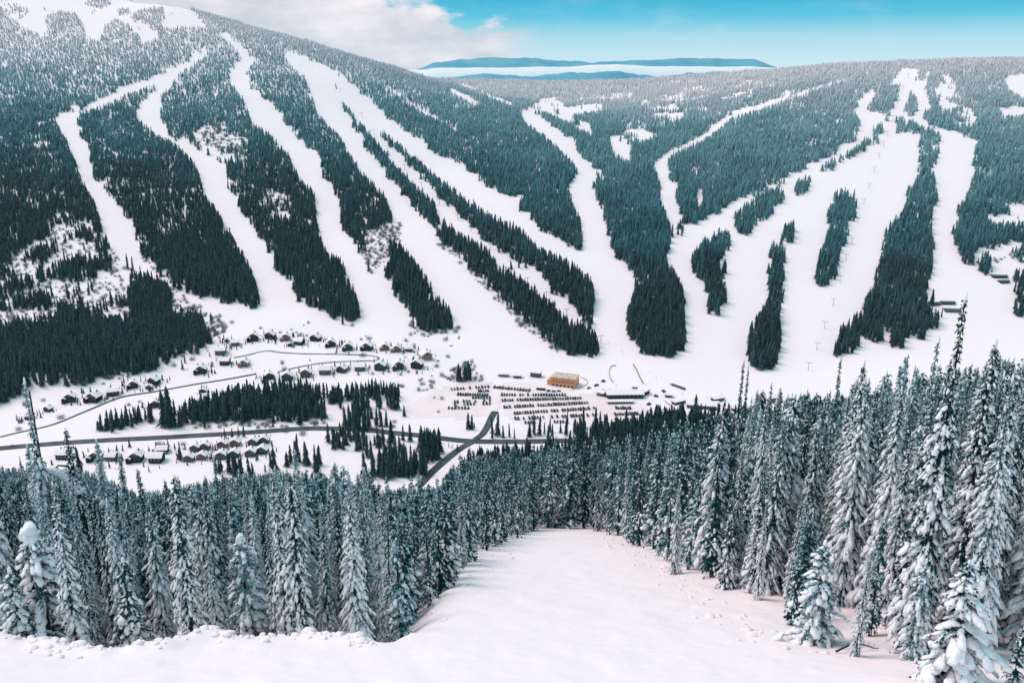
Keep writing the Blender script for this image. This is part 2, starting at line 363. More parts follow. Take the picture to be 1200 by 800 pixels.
# the wide open field on the right and its tree islands
fill([(1057,81),(1043,98),(1016,111),(1001,128),(1009,145),(1003,162),(969,184),(928,203),(911,216),(864,236),(844,251),(817,260),(800,262),(788,270),(781,307),(800,338),(804,358),(803,395),(802,419),(830,450),(1205,450),(1205,300),(1150,312),(1132,307),(1117,284),(1116,267),(1124,243),(1139,216),(1141,189),(1144,165),(1117,155),(1094,149),(1077,138),(1092,125),(1082,105),(1090,82)], 0)
fill([(817,225),(822,222),(825,238),(818,244)], 0)
fill([(800,258),(805,262),(804,272),(798,280),(790,268)], 1)
for P in ([(1014,128),(1033,101),(1055,98),(1053,111),(1043,133),(1030,135)], [(1058,132),(1067,108),(1073,111),(1075,128),(1067,137)], [(1037,137),(1043,136),(1043,143),(1037,143)],
          [(1050,138),(1058,137),(1058,144),(1050,144)], [(1023,147),(1035,146),(1035,157),(1024,157)], [(1048,145),(1075,141),(1076,155),(1048,158)], [(1070,96),(1077,81),(1090,78),(1082,94)],
          [(955,204),(965,194),(1003,175),(1016,160),(1031,159),(1030,168),(1003,181),(975,199)], [(925,228),(935,214),(952,207),(955,213),(935,230)],
          [(861,250),(888,230),(915,218),(920,233),(903,250),(890,262),(878,275),(862,276)], [(808,307),(820,288),(837,275),(854,270),(856,287),(842,302),(851,314),(851,351),(837,370),(830,365),(830,341),(810,321)],
          [(915,284),(920,262),(930,264),(930,284)], [(900,294),(908,282),(920,291),(920,334),(915,361),(916,402),(908,427),(891,434),(881,432),(876,409),(881,382),(898,358),(901,341)],
          [(969,250),(979,226),(1003,224),(1004,250),(999,262),(986,291),(982,314),(975,333),(955,335),(959,301),(972,270)],
          [(1075,149),(1090,150),(1104,159),(1099,182),(1094,203),(1099,230),(1090,256),(1095,287),(1094,307),(1087,338),(1090,365),(1105,375),(1094,391),(1070,397),(1055,406),(1036,411),(1048,378),(1034,389),(1028,410),(1020,396),(1009,396),(1006,405),(990,417),(974,419),(979,400),(999,373),(1014,365),(1014,345),(1023,341),(1030,307),(1036,274),(1063,240),(1063,225),(1075,210),(1077,185)]):
    fill(P, 1)
# far right
fill([(308,232),(342,236),(345,258),(322,262)], .55); fill([(570,102),(606,106),(606,122),(590,118)], .6)
fill([(1176,90),(1202,88),(1202,117),(1182,106)], 0); fill([(1172,128),(1202,126),(1202,136),(1176,137)], 0)
fill([(1100,90),(1112,88),(1130,122),(1148,145),(1120,147),(1100,122)], .4); fill([(1143,178),(1202,185),(1202,300),(1132,307),(1150,250)], .75)
fill([(1150,235),(1205,235),(1205,262),(1160,262)], .4)
fill([(1140,290),(1205,285),(1205,310),(1145,312)], .16); fill([(1145,300),(1163,300),(1163,322),(1145,322)], .6)
fill([(1188,320),(1203,320),(1203,372),(1190,372)], .5)
# thinner ground on the lower left, and bare brush
fill([(0,345),(0,318),(30,290),(60,268),(100,262),(120,278),(145,305),(155,322),(190,330),(245,366),(235,370),(200,372),(150,370),(100,376),(60,378),(0,390)], .29)
fill([(150,328),(165,318),(190,330),(202,345),(200,375),(152,375)], .8)
fill([(0,345),(0,318),(30,290),(60,268),(100,262),(120,278),(145,305),(155,322),(190,330),(245,366),(235,370),(150,370),(60,378),(0,390)], .42, SH)
fill([(22,150),(60,140),(70,200),(90,260),(30,270),(0,220),(0,160)], .62)
fill([(100,170),(170,180),(215,260),(240,330),(170,300),(130,220)], .6)
fill([(225,152),(262,148),(284,165),(290,186),(262,188),(232,170)], .3); fill([(225,152),(284,150),(290,186),(232,172)], .8, SH)
fill([(310,228),(345,232),(340,242),(312,242)], .35); fill([(310,225),(350,230),(345,250),(312,245)], .7, SH)
fill([(425,272),(468,262),(470,284),(430,290)], .05); fill([(425,268),(470,262),(470,284),(456,300),(436,322),(424,300)], 1, SH)
fill([(424,290),(456,288),(456,312),(436,320)], .1)
fill([(233,365),(262,372),(266,384),(248,398)], .1); fill([(190,345),(262,372),(266,388),(245,400)], .7, SH)
# strips of brush along forest edges
for P in ([(169,301),(189,321),(236,348)], [(478,378),(500,393),(525,386)], [(515,284),(562,328),(609,378),(660,415)], [(91,450),(192,430),(235,412)], [(206,499),(300,499),(381,495)], [(1120,290),(1140,310),(1200,300)]):
    band(P, 7, .6, SH)
# forest blocks on the valley floor
fill([(204,500),(212,478),(236,468),(262,460),(290,452),(330,452),(380,455),(382,495),(300,497)], 1)
fill([(382,458),(440,452),(466,455),(476,467),(440,470),(382,473)], .8)
fill([(95,508),(95,499),(120,494),(150,484),(177,480),(177,496),(135,506)], .9)
fill([(190,503),(192,472),(203,470),(205,498)], 1); fill([(403,497),(403,478),(428,478),(430,500)], .8); fill([(434,496),(434,482),(455,482),(454,496)], .5)
fill([(530,447),(536,434),(552,434),(560,446)], 1); fill([(522,448),(528,428),(556,424),(566,448)], 1, SH); fill([(490,440),(525,438),(530,452),(495,460)], .35, SH)
fill([(380,508),(400,504),(480,505),(484,520),(430,528),(380,530)], .55); fill([(412,530),(480,530),(500,548),(470,560),(425,545)], .45)
fill([(395,500),(432,500),(432,520),(395,520)], .6); fill([(488,520),(500,505),(517,516),(515,542),(495,545)], .5)
fill([(545,565),(540,545),(560,530),(600,528),(700,524),(720,500),(760,486),(800,480),(800,600),(545,600)], 1)
fill([(572,514),(572,503),(600,512),(606,514)], .8); fill([(616,512),(618,504),(647,504),(648,513)], 1); fill([(655,512),(656,500),(684,498),(690,520),(672,520)], .9); fill([(690,522),(694,498),(720,492),(735,500),(720,520)], .9)
fill([(806,474),(809,466),(822,466),(823,474)], .9)
# trees round the lower cabins
for P in ([(78,545),(100,536),(120,546),(90,556)], [(195,544),(207,515),(214,520),(212,548)], [(248,545),(300,538),(345,520),(372,516),(378,560),(250,560)]): fill(P, .3)
MASKD, MASKS = D, SH

# ------------------------------------------------------------------ conifer shapes
def blob(rs, nlat=4, nlon=7):
    """unit lump: closed low dome, verts and faces"""
    V = [(0,0,1.0)]
    for i in range(1, nlat):
        th = math.pi*i/nlat
        for j in range(nlon):
            ph = 2*math.pi*(j+.5*(i % 2))/nlon; k = 1+rs.uniform(-.16, .16)
            V.append((math.sin(th)*math.cos(ph)*k, math.sin(th)*math.sin(ph)*k, math.cos(th)*k))
    V.append((0,0,-.8)); T = []; Q = []
    for j in range(nlon): T.append((0, 1+j, 1+(j+1) % nlon))
    for i in range(nlat-2):
        a = 1+i*nlon; b = a+nlon
        for j in range(nlon): Q.append((a+j, b+j, b+(j+1) % nlon, a+(j+1) % nlon))
    a = 1+(nlat-2)*nlon; l = len(V)-1
    for j in range(nlon): T.append((a+j, l, a+(j+1) % nlon))
    T += [(q[0], q[1], q[2]) for q in Q]+[(q[0], q[2], q[3]) for q in Q]
    return np.array(V), np.array(T)
class Acc:
    def __init__(s): s.V = []; s.F = []; s.n = 0
    def add(s, V, F): s.V.append(np.asarray(V, float)); s.F.append(np.asarray(F)+s.n); s.n += len(V)
    def mesh(s, name, m, smooth=False): return mesh_np(name, np.vstack(s.V), np.vstack(s.F), m, smooth)
def cone_trunk(h, r0, r1=.015, n=7, segs=5, bend=0.0):
    V = []; F = []
    for i in range(segs+1):
        z = h*i/segs; r = r0+(r1-r0)*(i/segs)
        for j in range(n):
            a = 2*math.pi*j/n; V.append((r*math.cos(a)+bend*(i/segs)**2, r*math.sin(a), z-.5*(i == 0)))
    for i in range(segs):
        for j in range(n):
            a = i*n+j; b = i*n+(j+1) % n; F += [(a, b, b+n), (a, b+n, a+n)]
    return np.array(V), np.array(F)
def fir(seed, h=15.0, rad=1.7, whorl=.30, per=6, sprays=12, snow=.8, lump=1.0, clear=.6, bare_top=0.0, spl=.30, shape=.8, nlat=4, nlon=7, cap=0.0, seg=True):
    """tall narrow mountain fir of height h: returns trunk, needle and snow shapes"""
    rs = np.random.default_rng(seed); crown = Acc(); sn = Acc(); tr = Acc()
    lean = rs.uniform(-.25, .25, 2)*h*.04
    tr.add(*cone_trunk(h*.985, .011*h+.04))
    z = clear; lows = []
    side = rs.uniform(0, 6.28); gapz = rs.uniform(.25, .8, 3)*h
    while z < h*.985:
        t = (z-clear)/(h-clear)
        Rz = rad*min(1, ((1-t)**shape))*(.75+.25*min(1, t*7))+.10
        if bare_top and t > 1-bare_top: Rz *= .45; k_n = max(2, per-3)
        else: k_n = per
        if min(abs(gapz-z)) < whorl*.6: z += whorl; continue
        a0 = rs.uniform(0, 6.28)
        for k in range(k_n):
            a = a0+k*2*math.pi/k_n+rs.uniform(-.35, .35)
            L = Rz*rs.uniform(.55, 1.12)*(1+.16*math.cos(a-side))
            zz = z+rs.uniform(-.5, .5)*whorl
            d = np.array([math.cos(a), math.sin(a), 0]); pr = np.array([-d[1], d[0], 0])
            up0 = .25*(t > .8)+rs.uniform(-.15, .05); dr = rs.uniform(.45, .95)*(1-.45*t)
            def P(s): return d*L*s+np.array([0, 0, zz+up0*L*s-dr*L*s*s])
            ns = max(3, int(sprays*(.35+.65*L/rad)))
            S = (np.arange(ns)+rs.uniform(.2, .8, ns))/ns
            base = np.array([P(s) for s in S]); sd = np.where(rs.random(ns) < .5, -1., 1.)
            ln = spl*(1.15-.55*S)*rs.uniform(.7, 1.3, ns)*(.45+.55*min(1, L/(.6*rad)))
            dirv = d[None]*rs.uniform(.35, .9, ns)[:,None]+pr[None]*(sd*rs.uniform(.3, 1.0, ns))[:,None]; dirv[:,2] -= rs.uniform(.15, 1.0, ns)
            dirv /= np.linalg.norm(dirv, axis=1)[:,None]
            wv = np.cross(dirv, np.array([0,0,1.])+rs.uniform(-.5, .5, (ns,3))); wv /= np.linalg.norm(wv, axis=1)[:,None]+1e-6
            w = ln*.26
            A_ = base; B_ = base+dirv*(ln*.45)[:,None]+wv*w[:,None]; C_ = base+dirv*ln[:,None]; D_ = base+dirv*(ln*.45)[:,None]-wv*w[:,None]
            C_[:,2] -= ln*.15
            Vv = np.stack([A_, B_, C_, D_], 1).reshape(-1, 3); b = np.arange(ns)*4
            crown.add(Vv, np.vstack([np.stack([b, b+1, b+2], 1), np.stack([b, b+2, b+3], 1)]))
            # the bough itself
            m_ = P(.55); e_ = P(1.0); o_ = np.array([0,0,zz])
            ww = pr*.035*(.5+L)
            crown.add([o_-ww, o_+ww, m_+ww*.8, m_-ww*.8, e_], [(0,1,2),(0,2,3),(3,2,4)])
            if rs.random() < snow:
                nb = 1+(L > .45)+(L > .8)+(L > 1.2 and rs.random() < .7) if nlat > 3 else 1+(L > .7)
                for q in range(nb):
                    s = rs.uniform(.45, .95) if nb == 1 else (.35+.6*(q+rs.random())/nb)
                    c = P(min(s, .97)); t2 = P(min(s+.12, 1.05))-P(s-.12); sl = t2/np.linalg.norm(t2)
                    nv = np.cross(sl, pr); nv = nv*np.sign(nv[2]+1e-9)
                    Vb, Fb = blob(rs, nlat, nlon); Vb = Vb*rs.uniform(.68, 1.25, (len(Vb), 1))
                    lx = (L*rs.uniform(.11, .25)+.06)*lump*.82; ly = lx*rs.uniform(.38, .75); lz = ly*rs.uniform(.3, .5); Vb = Vb.copy(); Vb[:,2] -= .9*Vb[:,1]**2*rs.uniform(.3, 1.2)+.5*Vb[:,0]*abs(Vb[:,0])
                    M = np.stack([sl*lx, pr*ly, nv*lz]); sn.add(Vb @ M+c+nv*lz*.4-np.array([0,0,.03]), Fb)
                    if rs.random() < .5:      # clots of snow spilling beside it
                        Vb, Fb = blob(rs, 3, 6); r_ = lx*rs.uniform(.25, .5)
                        sn.add(Vb*[r_, r_, r_*.6]+c+pr*rs.uniform(-1, 1)*ly*1.1+sl*rs.uniform(-1, 1)*lx, Fb)
        z += whorl*rs.uniform(.8, 1.2)*(1-.35*t)
    if cap:
        for q_, s_ in (((0,0,.1), 1), ((.28,.1,-.2), .62), ((-.25,-.2,.28), .6), ((.1,.3,-.35), .55), ((-.3,.15,-.3), .6)):
            Vb, Fb = blob(rs, 6, 9); sn.add(Vb*rs.uniform(.78, 1.22, (len(Vb), 1))*[cap*.55*s_, cap*.45*s_, cap*.62*s_]+np.array(q_)*cap+[0, 0, h], Fb)
    else:
        Vb, Fb = blob(rs, 4, 6); sn.add(Vb*[.07, .07, .25]+np.array([.02, 0, h*.985]), Fb)
    return tr, crown, sn
def merge_mesh(name, parts):
    """several (Acc, material) as one mesh with material slots"""
    V = []; F = []; mi = []; n = 0; mats = []
    for a, m in parts:
        v = np.vstack(a.V); f = np.vstack(a.F); V.append(v); F.append(f+n); n += len(v); mi += [len(mats)]*len(f); mats.append(m)
    me = mesh_np(name, np.vstack(V), np.vstack(F))
    for m in mats: me.materials.append(m)
    if len(me.polygons) == len(mi): me.polygons.foreach_set('material_index', np.array(mi, np.int32))
    return me
def far_tree(seed, n=9, w=.13):
    """mountain conifer seen from over a kilometre, unit height: jagged tiers of boughs"""
    rs = np.random.default_rng(seed); a = Acc()
    for i in range(n):
        t = i/n; z0 = .06+.94*t; top = min(1.0, z0+1.75/n); r = w*((1-t)**.75)*rs.uniform(.8, 1.2)+.008
        k = 9; off = rs.uniform(0, 6.28); ring = []
        for j in range(k*2):
            an = off+math.pi*j/k; rr = r*(rs.uniform(.75, 1.5) if j % 2 == 0 else rs.uniform(.3, .6))
            ring.append((rr*math.cos(an), rr*math.sin(an), z0-(.035 if j % 2 == 0 else -.03)-rs.uniform(0, .02)))
        V = ring+[(rs.uniform(-.006, .006), 0, top)]
        a.add(V, [(j, (j+1) % (2*k), 2*k) for j in range(2*k)])
    a.add([(.012,0,-.05),(-.006,.01,-.05),(-.006,-.01,-.05),(0,0,.5)], [(0,1,3),(1,2,3),(2,0,3)])
    return a
def twigs(seed, n=120):
    rs = np.random.default_rng(seed); a = Acc()
    for _ in range(n):
        b = rs.normal(0, .25, 3); b[2] = 0; h = rs.uniform(.4, 1.0); d = np.array([rs.normal(0, .13), rs.normal(0, .13), 1])*h
        s = rs.uniform(-.014, .014, 3); s[2] = 0; a.add([b-s, b+s, b+d], [(0,1,2)])
        for _k in range(3):
            f = rs.uniform(.35, .9); p = b+d*f; e = p+np.array([rs.normal(0, .16), rs.normal(0, .16), rs.uniform(.05, .25)])*h
            a.add([p, p+s*.8+[0,0,.02], e], [(0,1,2)])
    return a
protos = bpy.data.collections.new('conifer_kinds')      # shapes the scattered forests draw on
def proto(name, me, coll=None):
    o = bpy.data.objects.new(name, me); (coll or protos).objects.link(o); return o
kinds = []
for i, (w, n_) in enumerate([(.080, 11), (.10, 10), (.115, 9), (.070, 12), (.09, 11), (.13, 9)]):
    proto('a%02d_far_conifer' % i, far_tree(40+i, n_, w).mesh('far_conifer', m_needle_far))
for i in range(5):
    hh = 15.0; tr, cr, sn = fir(70+i, hh, rad=[1.5, 1.8, 1.3, 1.6, 2.0][i], whorl=.62, per=5, sprays=5, spl=.72, snow=.62, lump=1.35, nlat=3, nlon=5, clear=1.6)
    me = merge_mesh('mid_conifer', [(tr, m_bark), (cr, m_needle_mid), (sn, m_snowcap)])
    for v in (me,): v.transform(Matrix.Scale(1/hh, 4))
    proto('b%02d_mid_conifer' % i, me)
brushes = bpy.data.collections.new('brush_kinds')
for i in range(3): proto('brush_%d' % i, twigs(90+i).mesh('brush', m_twig), brushes)

def scatter(name, P, scl, rot, idx, coll, label):
    me = bpy.data.meshes.new(name); me.vertices.add(len(P)); me.vertices.foreach_set('co', P.astype(np.float32).ravel())
    for nm, ty, val in (('scl', 'FLOAT_VECTOR', scl), ('rot', 'FLOAT_VECTOR', rot), ('idx', 'INT', idx)):
        at = me.attributes.new(nm, ty, 'POINT')
        if ty == 'INT': at.data.foreach_set('value', idx.astype(np.int32))
        else: at.data.foreach_set('vector', val.astype(np.float32).ravel())
    o = link(name, me); tag(o, label, None, None, 'stuff')
    g = bpy.data.node_groups.new(name+'_spread', 'GeometryNodeTree')
    g.interface.new_socket('Geometry', in_out='INPUT', socket_type='NodeSocketGeometry'); g.interface.new_socket('Geometry', in_out='OUTPUT', socket_type='NodeSocketGeometry')
    gi = g.nodes.new('NodeGroupInput'); go = g.nodes.new('NodeGroupOutput'); ip = g.nodes.new('GeometryNodeInstanceOnPoints'); ci = g.nodes.new('GeometryNodeCollectionInfo')
    ci.inputs['Collection'].default_value = coll; ci.inputs['Separate Children'].default_value = True; ci.inputs['Reset Children'].default_value = True
    def attr(nm, ty):
        n_ = g.nodes.new('GeometryNodeInputNamedAttribute'); n_.data_type = ty; n_.inputs[0].default_value = nm
        return [s for s in n_.outputs if s.enabled][0]
    l = g.links.new; l(gi.outputs[0], ip.inputs['Points']); l(ci.outputs[0], ip.inputs['Instance']); ip.inputs['Pick Instance'].default_value = True
    l(attr('idx', 'INT'), ip.inputs['Instance Index']); l(attr('scl', 'FLOAT_VECTOR'), ip.inputs['Scale'])
    er = g.nodes.new('FunctionNodeEulerToRotation'); l(attr('rot', 'FLOAT_VECTOR'), er.inputs[0]); l(er.outputs[0], ip.inputs['Rotation'])
    l(ip.outputs[0], go.inputs[0])
    md = o.modifiers.new('spread', 'NODES'); md.node_group = g
    return o

def mask_at(M, px, py):
    return M[np.clip(py, 0, MY-1).astype(int), np.clip(px, 0, MX-1).astype(int)]
def grid(y0, y1, sp, half=.64):
    xs = []; ys = []
    for y in np.arange(y0, y1, sp):
        w = y*half+40; x = np.arange(-w, w, sp); xs.append(x); ys.append(np.full(len(x), y))
    x = np.concatenate(xs); y = np.concatenate(ys)
    return x+rng.uniform(-.48, .48, len(x))*sp, y+rng.uniform(-.48, .48, len(x))*sp
def standing(x, y, hfun, clump=.0):
    z = ground_z(x, y); h = hfun(x, y, z)
    jx = 15*fbm(x/22, y/22, 4, 61)+rng.normal(0, 2.6, len(x)); jy = 20*fbm(x/17+40, y/17, 3, 62)+rng.normal(0, 3.0, len(x))      # ragged wood edges
    px, py, d = proj(np.stack([x+jx, y+jy, ground_z(x+jx, y+jy)], -1)); ptx, pty, _ = proj(np.stack([x, y, z+h*.45], -1))
    den = np.minimum(mask_at(MASKD, px, py), mask_at(MASKD, ptx, pty)+.0)
    den = np.where(py < 640, den, 1)
    nz_ = .5+.5*fbm(x/38, y/38, 3, 21)*1.7
    nz_ = np.clip(nz_, 0, 1)*.7+rng.random(len(x))*.3
    keep = (nz_ < den*1.02+.0) & (den > .02) | (den >= .99)
    keep &= rng.random(len(x)) > .05+.8*(vnoise(x/13, y/19, 77) > .84)
    return z, h, keep, px, py
PX = []; 
def hfar(x, y, z):
    base = np.interp(z, [-390, -320, -200, -60, 60], [23, 20, 16, 12, 9.5])
    return base*rng.choice([.45,.7,.85,1.0,1.15,1.3], len(x), p=[.1,.15,.25,.25,.17,.08])*rng.uniform(.9, 1.1, len(x))*(1+.40*fbm(x/55, y/55, 3, 5))
allP = []; allS = []; allI = []
for y0, y1, sp in ((800, 1500, 5.2), (1500, 2150, 5.1), (2150, 3000, 5.8), (3000, 4700, 12)):
    x, y = grid(y0, y1, sp); z, h, k, px, py = standing(x, y, hfar)
    if y1 > 3000: h = h*1.25
    x, y, z, h = x[k], y[k], z[k], h[k]
    allP.append(np.stack([x, y, z], 1)); w = h*rng.uniform(.9, 1.35, len(h))*np.interp(h, [6, 24], [1.8, 1.05]); allS.append(np.stack([w, w, h], 1)); allI.append(rng.integers(0, 6, len(h)))
FARN = sum(len(i) for i in allI)
# ------------------------------------------------------------------ distant hills, valley fog
m_hill = mat('hazed_forest', (.09,.31,.43), .95, .1, col2=(.15,.38,.48), vscale=.004)  # blue of the distance haze painted into the forest colour
m_fog = mat('fog_top', (.80,.80,.82), 1.0, 0)
def ridge_body(px0, px1, Yw, prof, thick, zb=-520):
    """long hill with a rounded section: profile (fraction, py) seen from the lookout"""
    n_, k = 90, 14; V = []
    fr = np.array([p[0] for p in prof]); pv = np.array([p[1] for p in prof])
    for i in range(n_):
        s = i/(n_-1); px = px0+(px1-px0)*s; py = np.interp(s, fr, pv); c = at_Y(px, py, Yw); top = c[2]+(22 if Yw == 7500 else 12)*float(fbm(np.array([s*(9. if Yw == 7500 else 17.)]), np.array([Yw*.01]), 5, 3)[0])
        for j in range(k):
            t = j/(k-1); a = math.pi*t
            V.append((c[0], Yw-thick*math.cos(a), zb+(top-zb)*math.sin(a)**.6))
    Fq = [(i*k+j, i*k+j+1, (i+1)*k+j+1, (i+1)*k+j) for i in range(n_-1) for j in range(k-1)]
    return np.array(V), np.array(Fq)
hv = []; hf = []; hn = 0
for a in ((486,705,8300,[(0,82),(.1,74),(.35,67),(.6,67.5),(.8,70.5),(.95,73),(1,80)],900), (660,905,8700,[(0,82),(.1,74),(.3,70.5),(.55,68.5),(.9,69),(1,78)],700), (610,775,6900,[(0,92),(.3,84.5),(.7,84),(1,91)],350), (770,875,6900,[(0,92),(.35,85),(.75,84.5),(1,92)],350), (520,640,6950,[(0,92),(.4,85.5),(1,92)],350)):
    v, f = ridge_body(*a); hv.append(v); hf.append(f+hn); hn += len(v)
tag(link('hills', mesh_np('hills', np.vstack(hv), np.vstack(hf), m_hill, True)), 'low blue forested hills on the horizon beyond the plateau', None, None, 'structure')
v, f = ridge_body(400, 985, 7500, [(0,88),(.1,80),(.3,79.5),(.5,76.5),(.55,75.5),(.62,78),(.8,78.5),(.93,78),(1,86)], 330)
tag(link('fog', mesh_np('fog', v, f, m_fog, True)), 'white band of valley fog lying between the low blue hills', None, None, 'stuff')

# ------------------------------------------------------------------ haze
hb = bpy.data.meshes.new('haze'); x0, y0, z0, x1, y1, z1 = -12200, -12200, -535, 12200, 12200, 300
hb.from_pydata([(x0,y0,z0),(x1,y0,z0),(x1,y1,z0),(x0,y1,z0),(x0,y0,z1),(x1,y0,z1),(x1,y1,z1),(x0,y1,z1)], [], [(0,3,2,1),(4,5,6,7),(0,1,5,4),(1,2,6,5),(2,3,7,6),(3,0,4,7)])
mh = bpy.data.materials.new('haze'); mh.use_nodes = True; t = mh.node_tree; t.nodes.clear()
ho = t.nodes.new('ShaderNodeOutputMaterial'); hp = t.nodes.new('ShaderNodeVolumePrincipled'); hp.inputs['Color'].default_value = (.58,.90,1.0,1); hp.inputs['Density'].default_value = 1.0e-5; hp.inputs['Anisotropy'].default_value = 0
t.links.new(hp.outputs[0], ho.inputs['Volume']); hb.materials.append(mh)
tag(link('haze', hb), 'thin cold haze filling the valley air', None, None, 'stuff')

# ------------------------------------------------------------------ small shape kit
class MB:
    def __init__(s): s.V = []; s.F = []
    def box(s, c, d, rz=0.0):
        n_ = len(s.V); ca, sa = math.cos(rz), math.sin(rz)
        for dz in (-1, 1):
            for dx, dy in ((-1,-1),(1,-1),(1,1),(-1,1)):
                x, y = dx*d[0]/2, dy*d[1]/2; s.V.append((c[0]+x*ca-y*sa, c[1]+x*sa+y*ca, c[2]+dz*d[2]/2))
        s.F += [tuple(n_+i for i in f) for f in ((3,2,1,0),(4,5,6,7),(0,1,5,4),(1,2,6,5),(2,3,7,6),(3,0,4,7))]; return s
    def prism(s, prof, y0, y1):
        """profile in x,z pushed along y"""
        n_ = len(s.V); k = len(prof)
        s.V += [(x, y0, z) for x, z in prof]+[(x, y1, z) for x, z in prof]
        s.F += [tuple(n_+i for i in range(k)), tuple(n_+k+i for i in reversed(range(k)))]
        s.F += [(n_+(i+1) % k, n_+i, n_+k+i, n_+k+(i+1) % k) for i in range(k)]; return s
    def tube(s, a, b, r0, r1=None, n=8):
        r1 = r0 if r1 is None else r1; a = np.array(a, float); b = np.array(b, float); d = (b-a)/np.linalg.norm(b-a)
        u = np.cross(d, [0,0,1.] if abs(d[2]) < .9 else [1.,0,0]); u /= np.linalg.norm(u); w = np.cross(d, u); n_ = len(s.V)
        for p, r in ((a, r0), (b, r1)):
            for j in range(n): an = 2*math.pi*j/n; s.V.append(tuple(p+(u*math.cos(an)+w*math.sin(an))*r))
        s.F += [tuple(n_+j for j in range(n)), tuple(n_+n+j for j in reversed(range(n)))]
        s.F += [(n_+(j+1) % n, n_+j, n_+n+j, n_+n+(j+1) % n) for j in range(n)]; return s
    def build(s, name, m, parent=None, loc=(0,0,0), rz=0.0, bev=0.0):
        me = bpy.data.meshes.new(name); me.from_pydata([tuple(map(float, v)) for v in s.V], [], s.F); me.materials.append(m); me.update()
        if bev:
            import bmesh
            b = bmesh.new(); b.from_mesh(me); bmesh.ops.bevel(b, geom=b.edges[:], offset=bev, segments=2, affect='EDGES', profile=.6); b.to_mesh(me); b.free()
        return link(name, me, parent, loc, rz)
def copy_tree(o, parent=None):
    c = o.copy(); COL.objects.link(c); c.parent = parent
    for ch in list(KIDS.get(o.name, [])):
        copy_tree(ch, c)
    return c
KIDS = {}
def index_kids():
    KIDS.clear()
    for o in list(bpy.data.objects):
        if o.parent: KIDS.setdefault(o.parent.name, []).append(o)
def empty(name, loc, rz=0.0):
    return link(name, None, None, loc, rz)

# ------------------------------------------------------------------ roads and the packed car park
m_road = mat('wet_road', (.030,.040,.042), .6, .4, col2=(.075,.085,.09), vscale=.07, bump=.2)
m_lane = mat('ploughed_lane', (.14,.14,.145), .85, .2, col2=(.30,.29,.30), vscale=.08)
m_pack = mat('packed_snow', (.84,.68,.69), .8, .2, col2=(.88,.74,.76), vscale=.03)
def spline(P, step):
    P = np.array(P, float); Q = [P[0]]
    for i in range(len(P)-1):
        p0 = P[max(i-1,0)]; p1 = P[i]; p2 = P[i+1]; p3 = P[min(i+2, len(P)-1)]; k = max(2, int(np.linalg.norm(p2-p1)/step))
        for j in range(1, k+1):
            t = j/k; Q.append(.5*((2*p1)+(-p0+p2)*t+(2*p0-5*p1+4*p2-p3)*t*t+(-p0+3*p1-3*p2+p3)*t**3))
    return np.array(Q)
def road(name, pts, w, m, label, lift=.45):
    C = np.array([hit(*p)[:2] for p in pts]); C = spline(C, 5); T = np.gradient(C, axis=0); T /= np.linalg.norm(T, axis=1)[:,None]; Nn = np.stack([-T[:,1], T[:,0]], 1)
    offs = np.array([-w/2-1.6, -w/2, -w/4, 0, w/4, w/2, w/2+1.6]); V = []
    zc = ground_z(C[:,0], C[:,1])
    for j, o in enumerate(offs):
        p = C+Nn*o; z = np.maximum(ground_z(p[:,0], p[:,1]), zc if 0 < j < 6 else -1e9)+(lift if 0 < j < 6 else -.6)
        V.append(np.column_stack([p, z]))
    k = len(offs); V = np.stack(V, 1).reshape(-1, 3)
    F = np.array([(i*k+j, (i+1)*k+j, (i+1)*k+j+1, i*k+j+1) for i in range(len(C)-1) for j in range(k-1)])
    me = mesh_np(name, V, F, m, True)
    if me.polygons[len(me.polygons)//2].normal.z < 0: me.flip_normals()
    return tag(link(name, me), label, None, None, 'structure')
road('road', [(-40,529),(47,521),(120,516),(200,512),(300,506),(360,502),(420,503),(460,507),(500,511),(530,515),(556,517),(601,517.5),(650,516.5),(690,515),(730,512)], 10.5, m_road, 'dark cleared main road along the valley floor')
road('road', [(557,514.5),(565,509),(571.5,499),(576,489),(580,482)], 7, m_road, 'short dark road curving from the main road up to the car park', .5)
road('road', [(553,518),(540,525),(528,534),(515,545),(503,556),(490,570)], 8, m_road, 'road branching down from the junction into the trees', .5)
road('lane', [(0,512),(20,507),(60,498),(100,482),(140,466),(180,459),(230,450),(262,445),(300,438)], 3.4, m_road, 'narrow ploughed lane climbing past the upper chalets', .35)
road('lane', [(274,419),(290,416),(312,411),(330,413),(360,414.5),(400,415),(425,416),(440,417.5),(444,420),(438,422.5),(415,423),(380,425),(350,430),(325,436)], 2.6, m_lane, 'ploughed lane looping between the two rows of chalets', .3)
road('lane', [(581,480),(583.5,468),(585,457)], 8, m_pack, 'packed snow lane between the two halves of the car park', .3)
def inside(P, x, y):
    P = np.array(P, float); ins = np.zeros(x.shape, bool)
    for i in range(len(P)):
        xa, ya = P[i]; xb, yb = P[(i+1) % len(P)]
        if ya == yb: continue
        ins ^= ((ya > y) != (yb > y)) & (x < (xb-xa)*(y-ya)/(yb-ya)+xa)
    return ins
def patch(name, P, m, label, lift=.12):
    sel = (GR > 700) & (GR < 1500); jj_, ii_ = np.nonzero(sel[:-1,:-1]); c = np.stack([GX[jj_,ii_], GY[jj_,ii_], GZ[jj_,ii_]], 1); px, py, _ = proj(c)
    k = inside(P, px, py) & (c[:,1] > 0); q = jj_[k]*na+ii_[k]; F = np.stack([q, q+na, q+na+1, q+1], 1); u, inv = np.unique(F, return_inverse=True)
    V = np.stack([GX.ravel()[u], GY.ravel()[u], GZ.ravel()[u]+lift], 1); F = inv.reshape(F.shape)
    me = mesh_np(name, V, F, m, True)
    if me.polygons[0].normal.z < 0: me.flip_normals()
    return tag(link(name, me), label, None, None, 'structure')
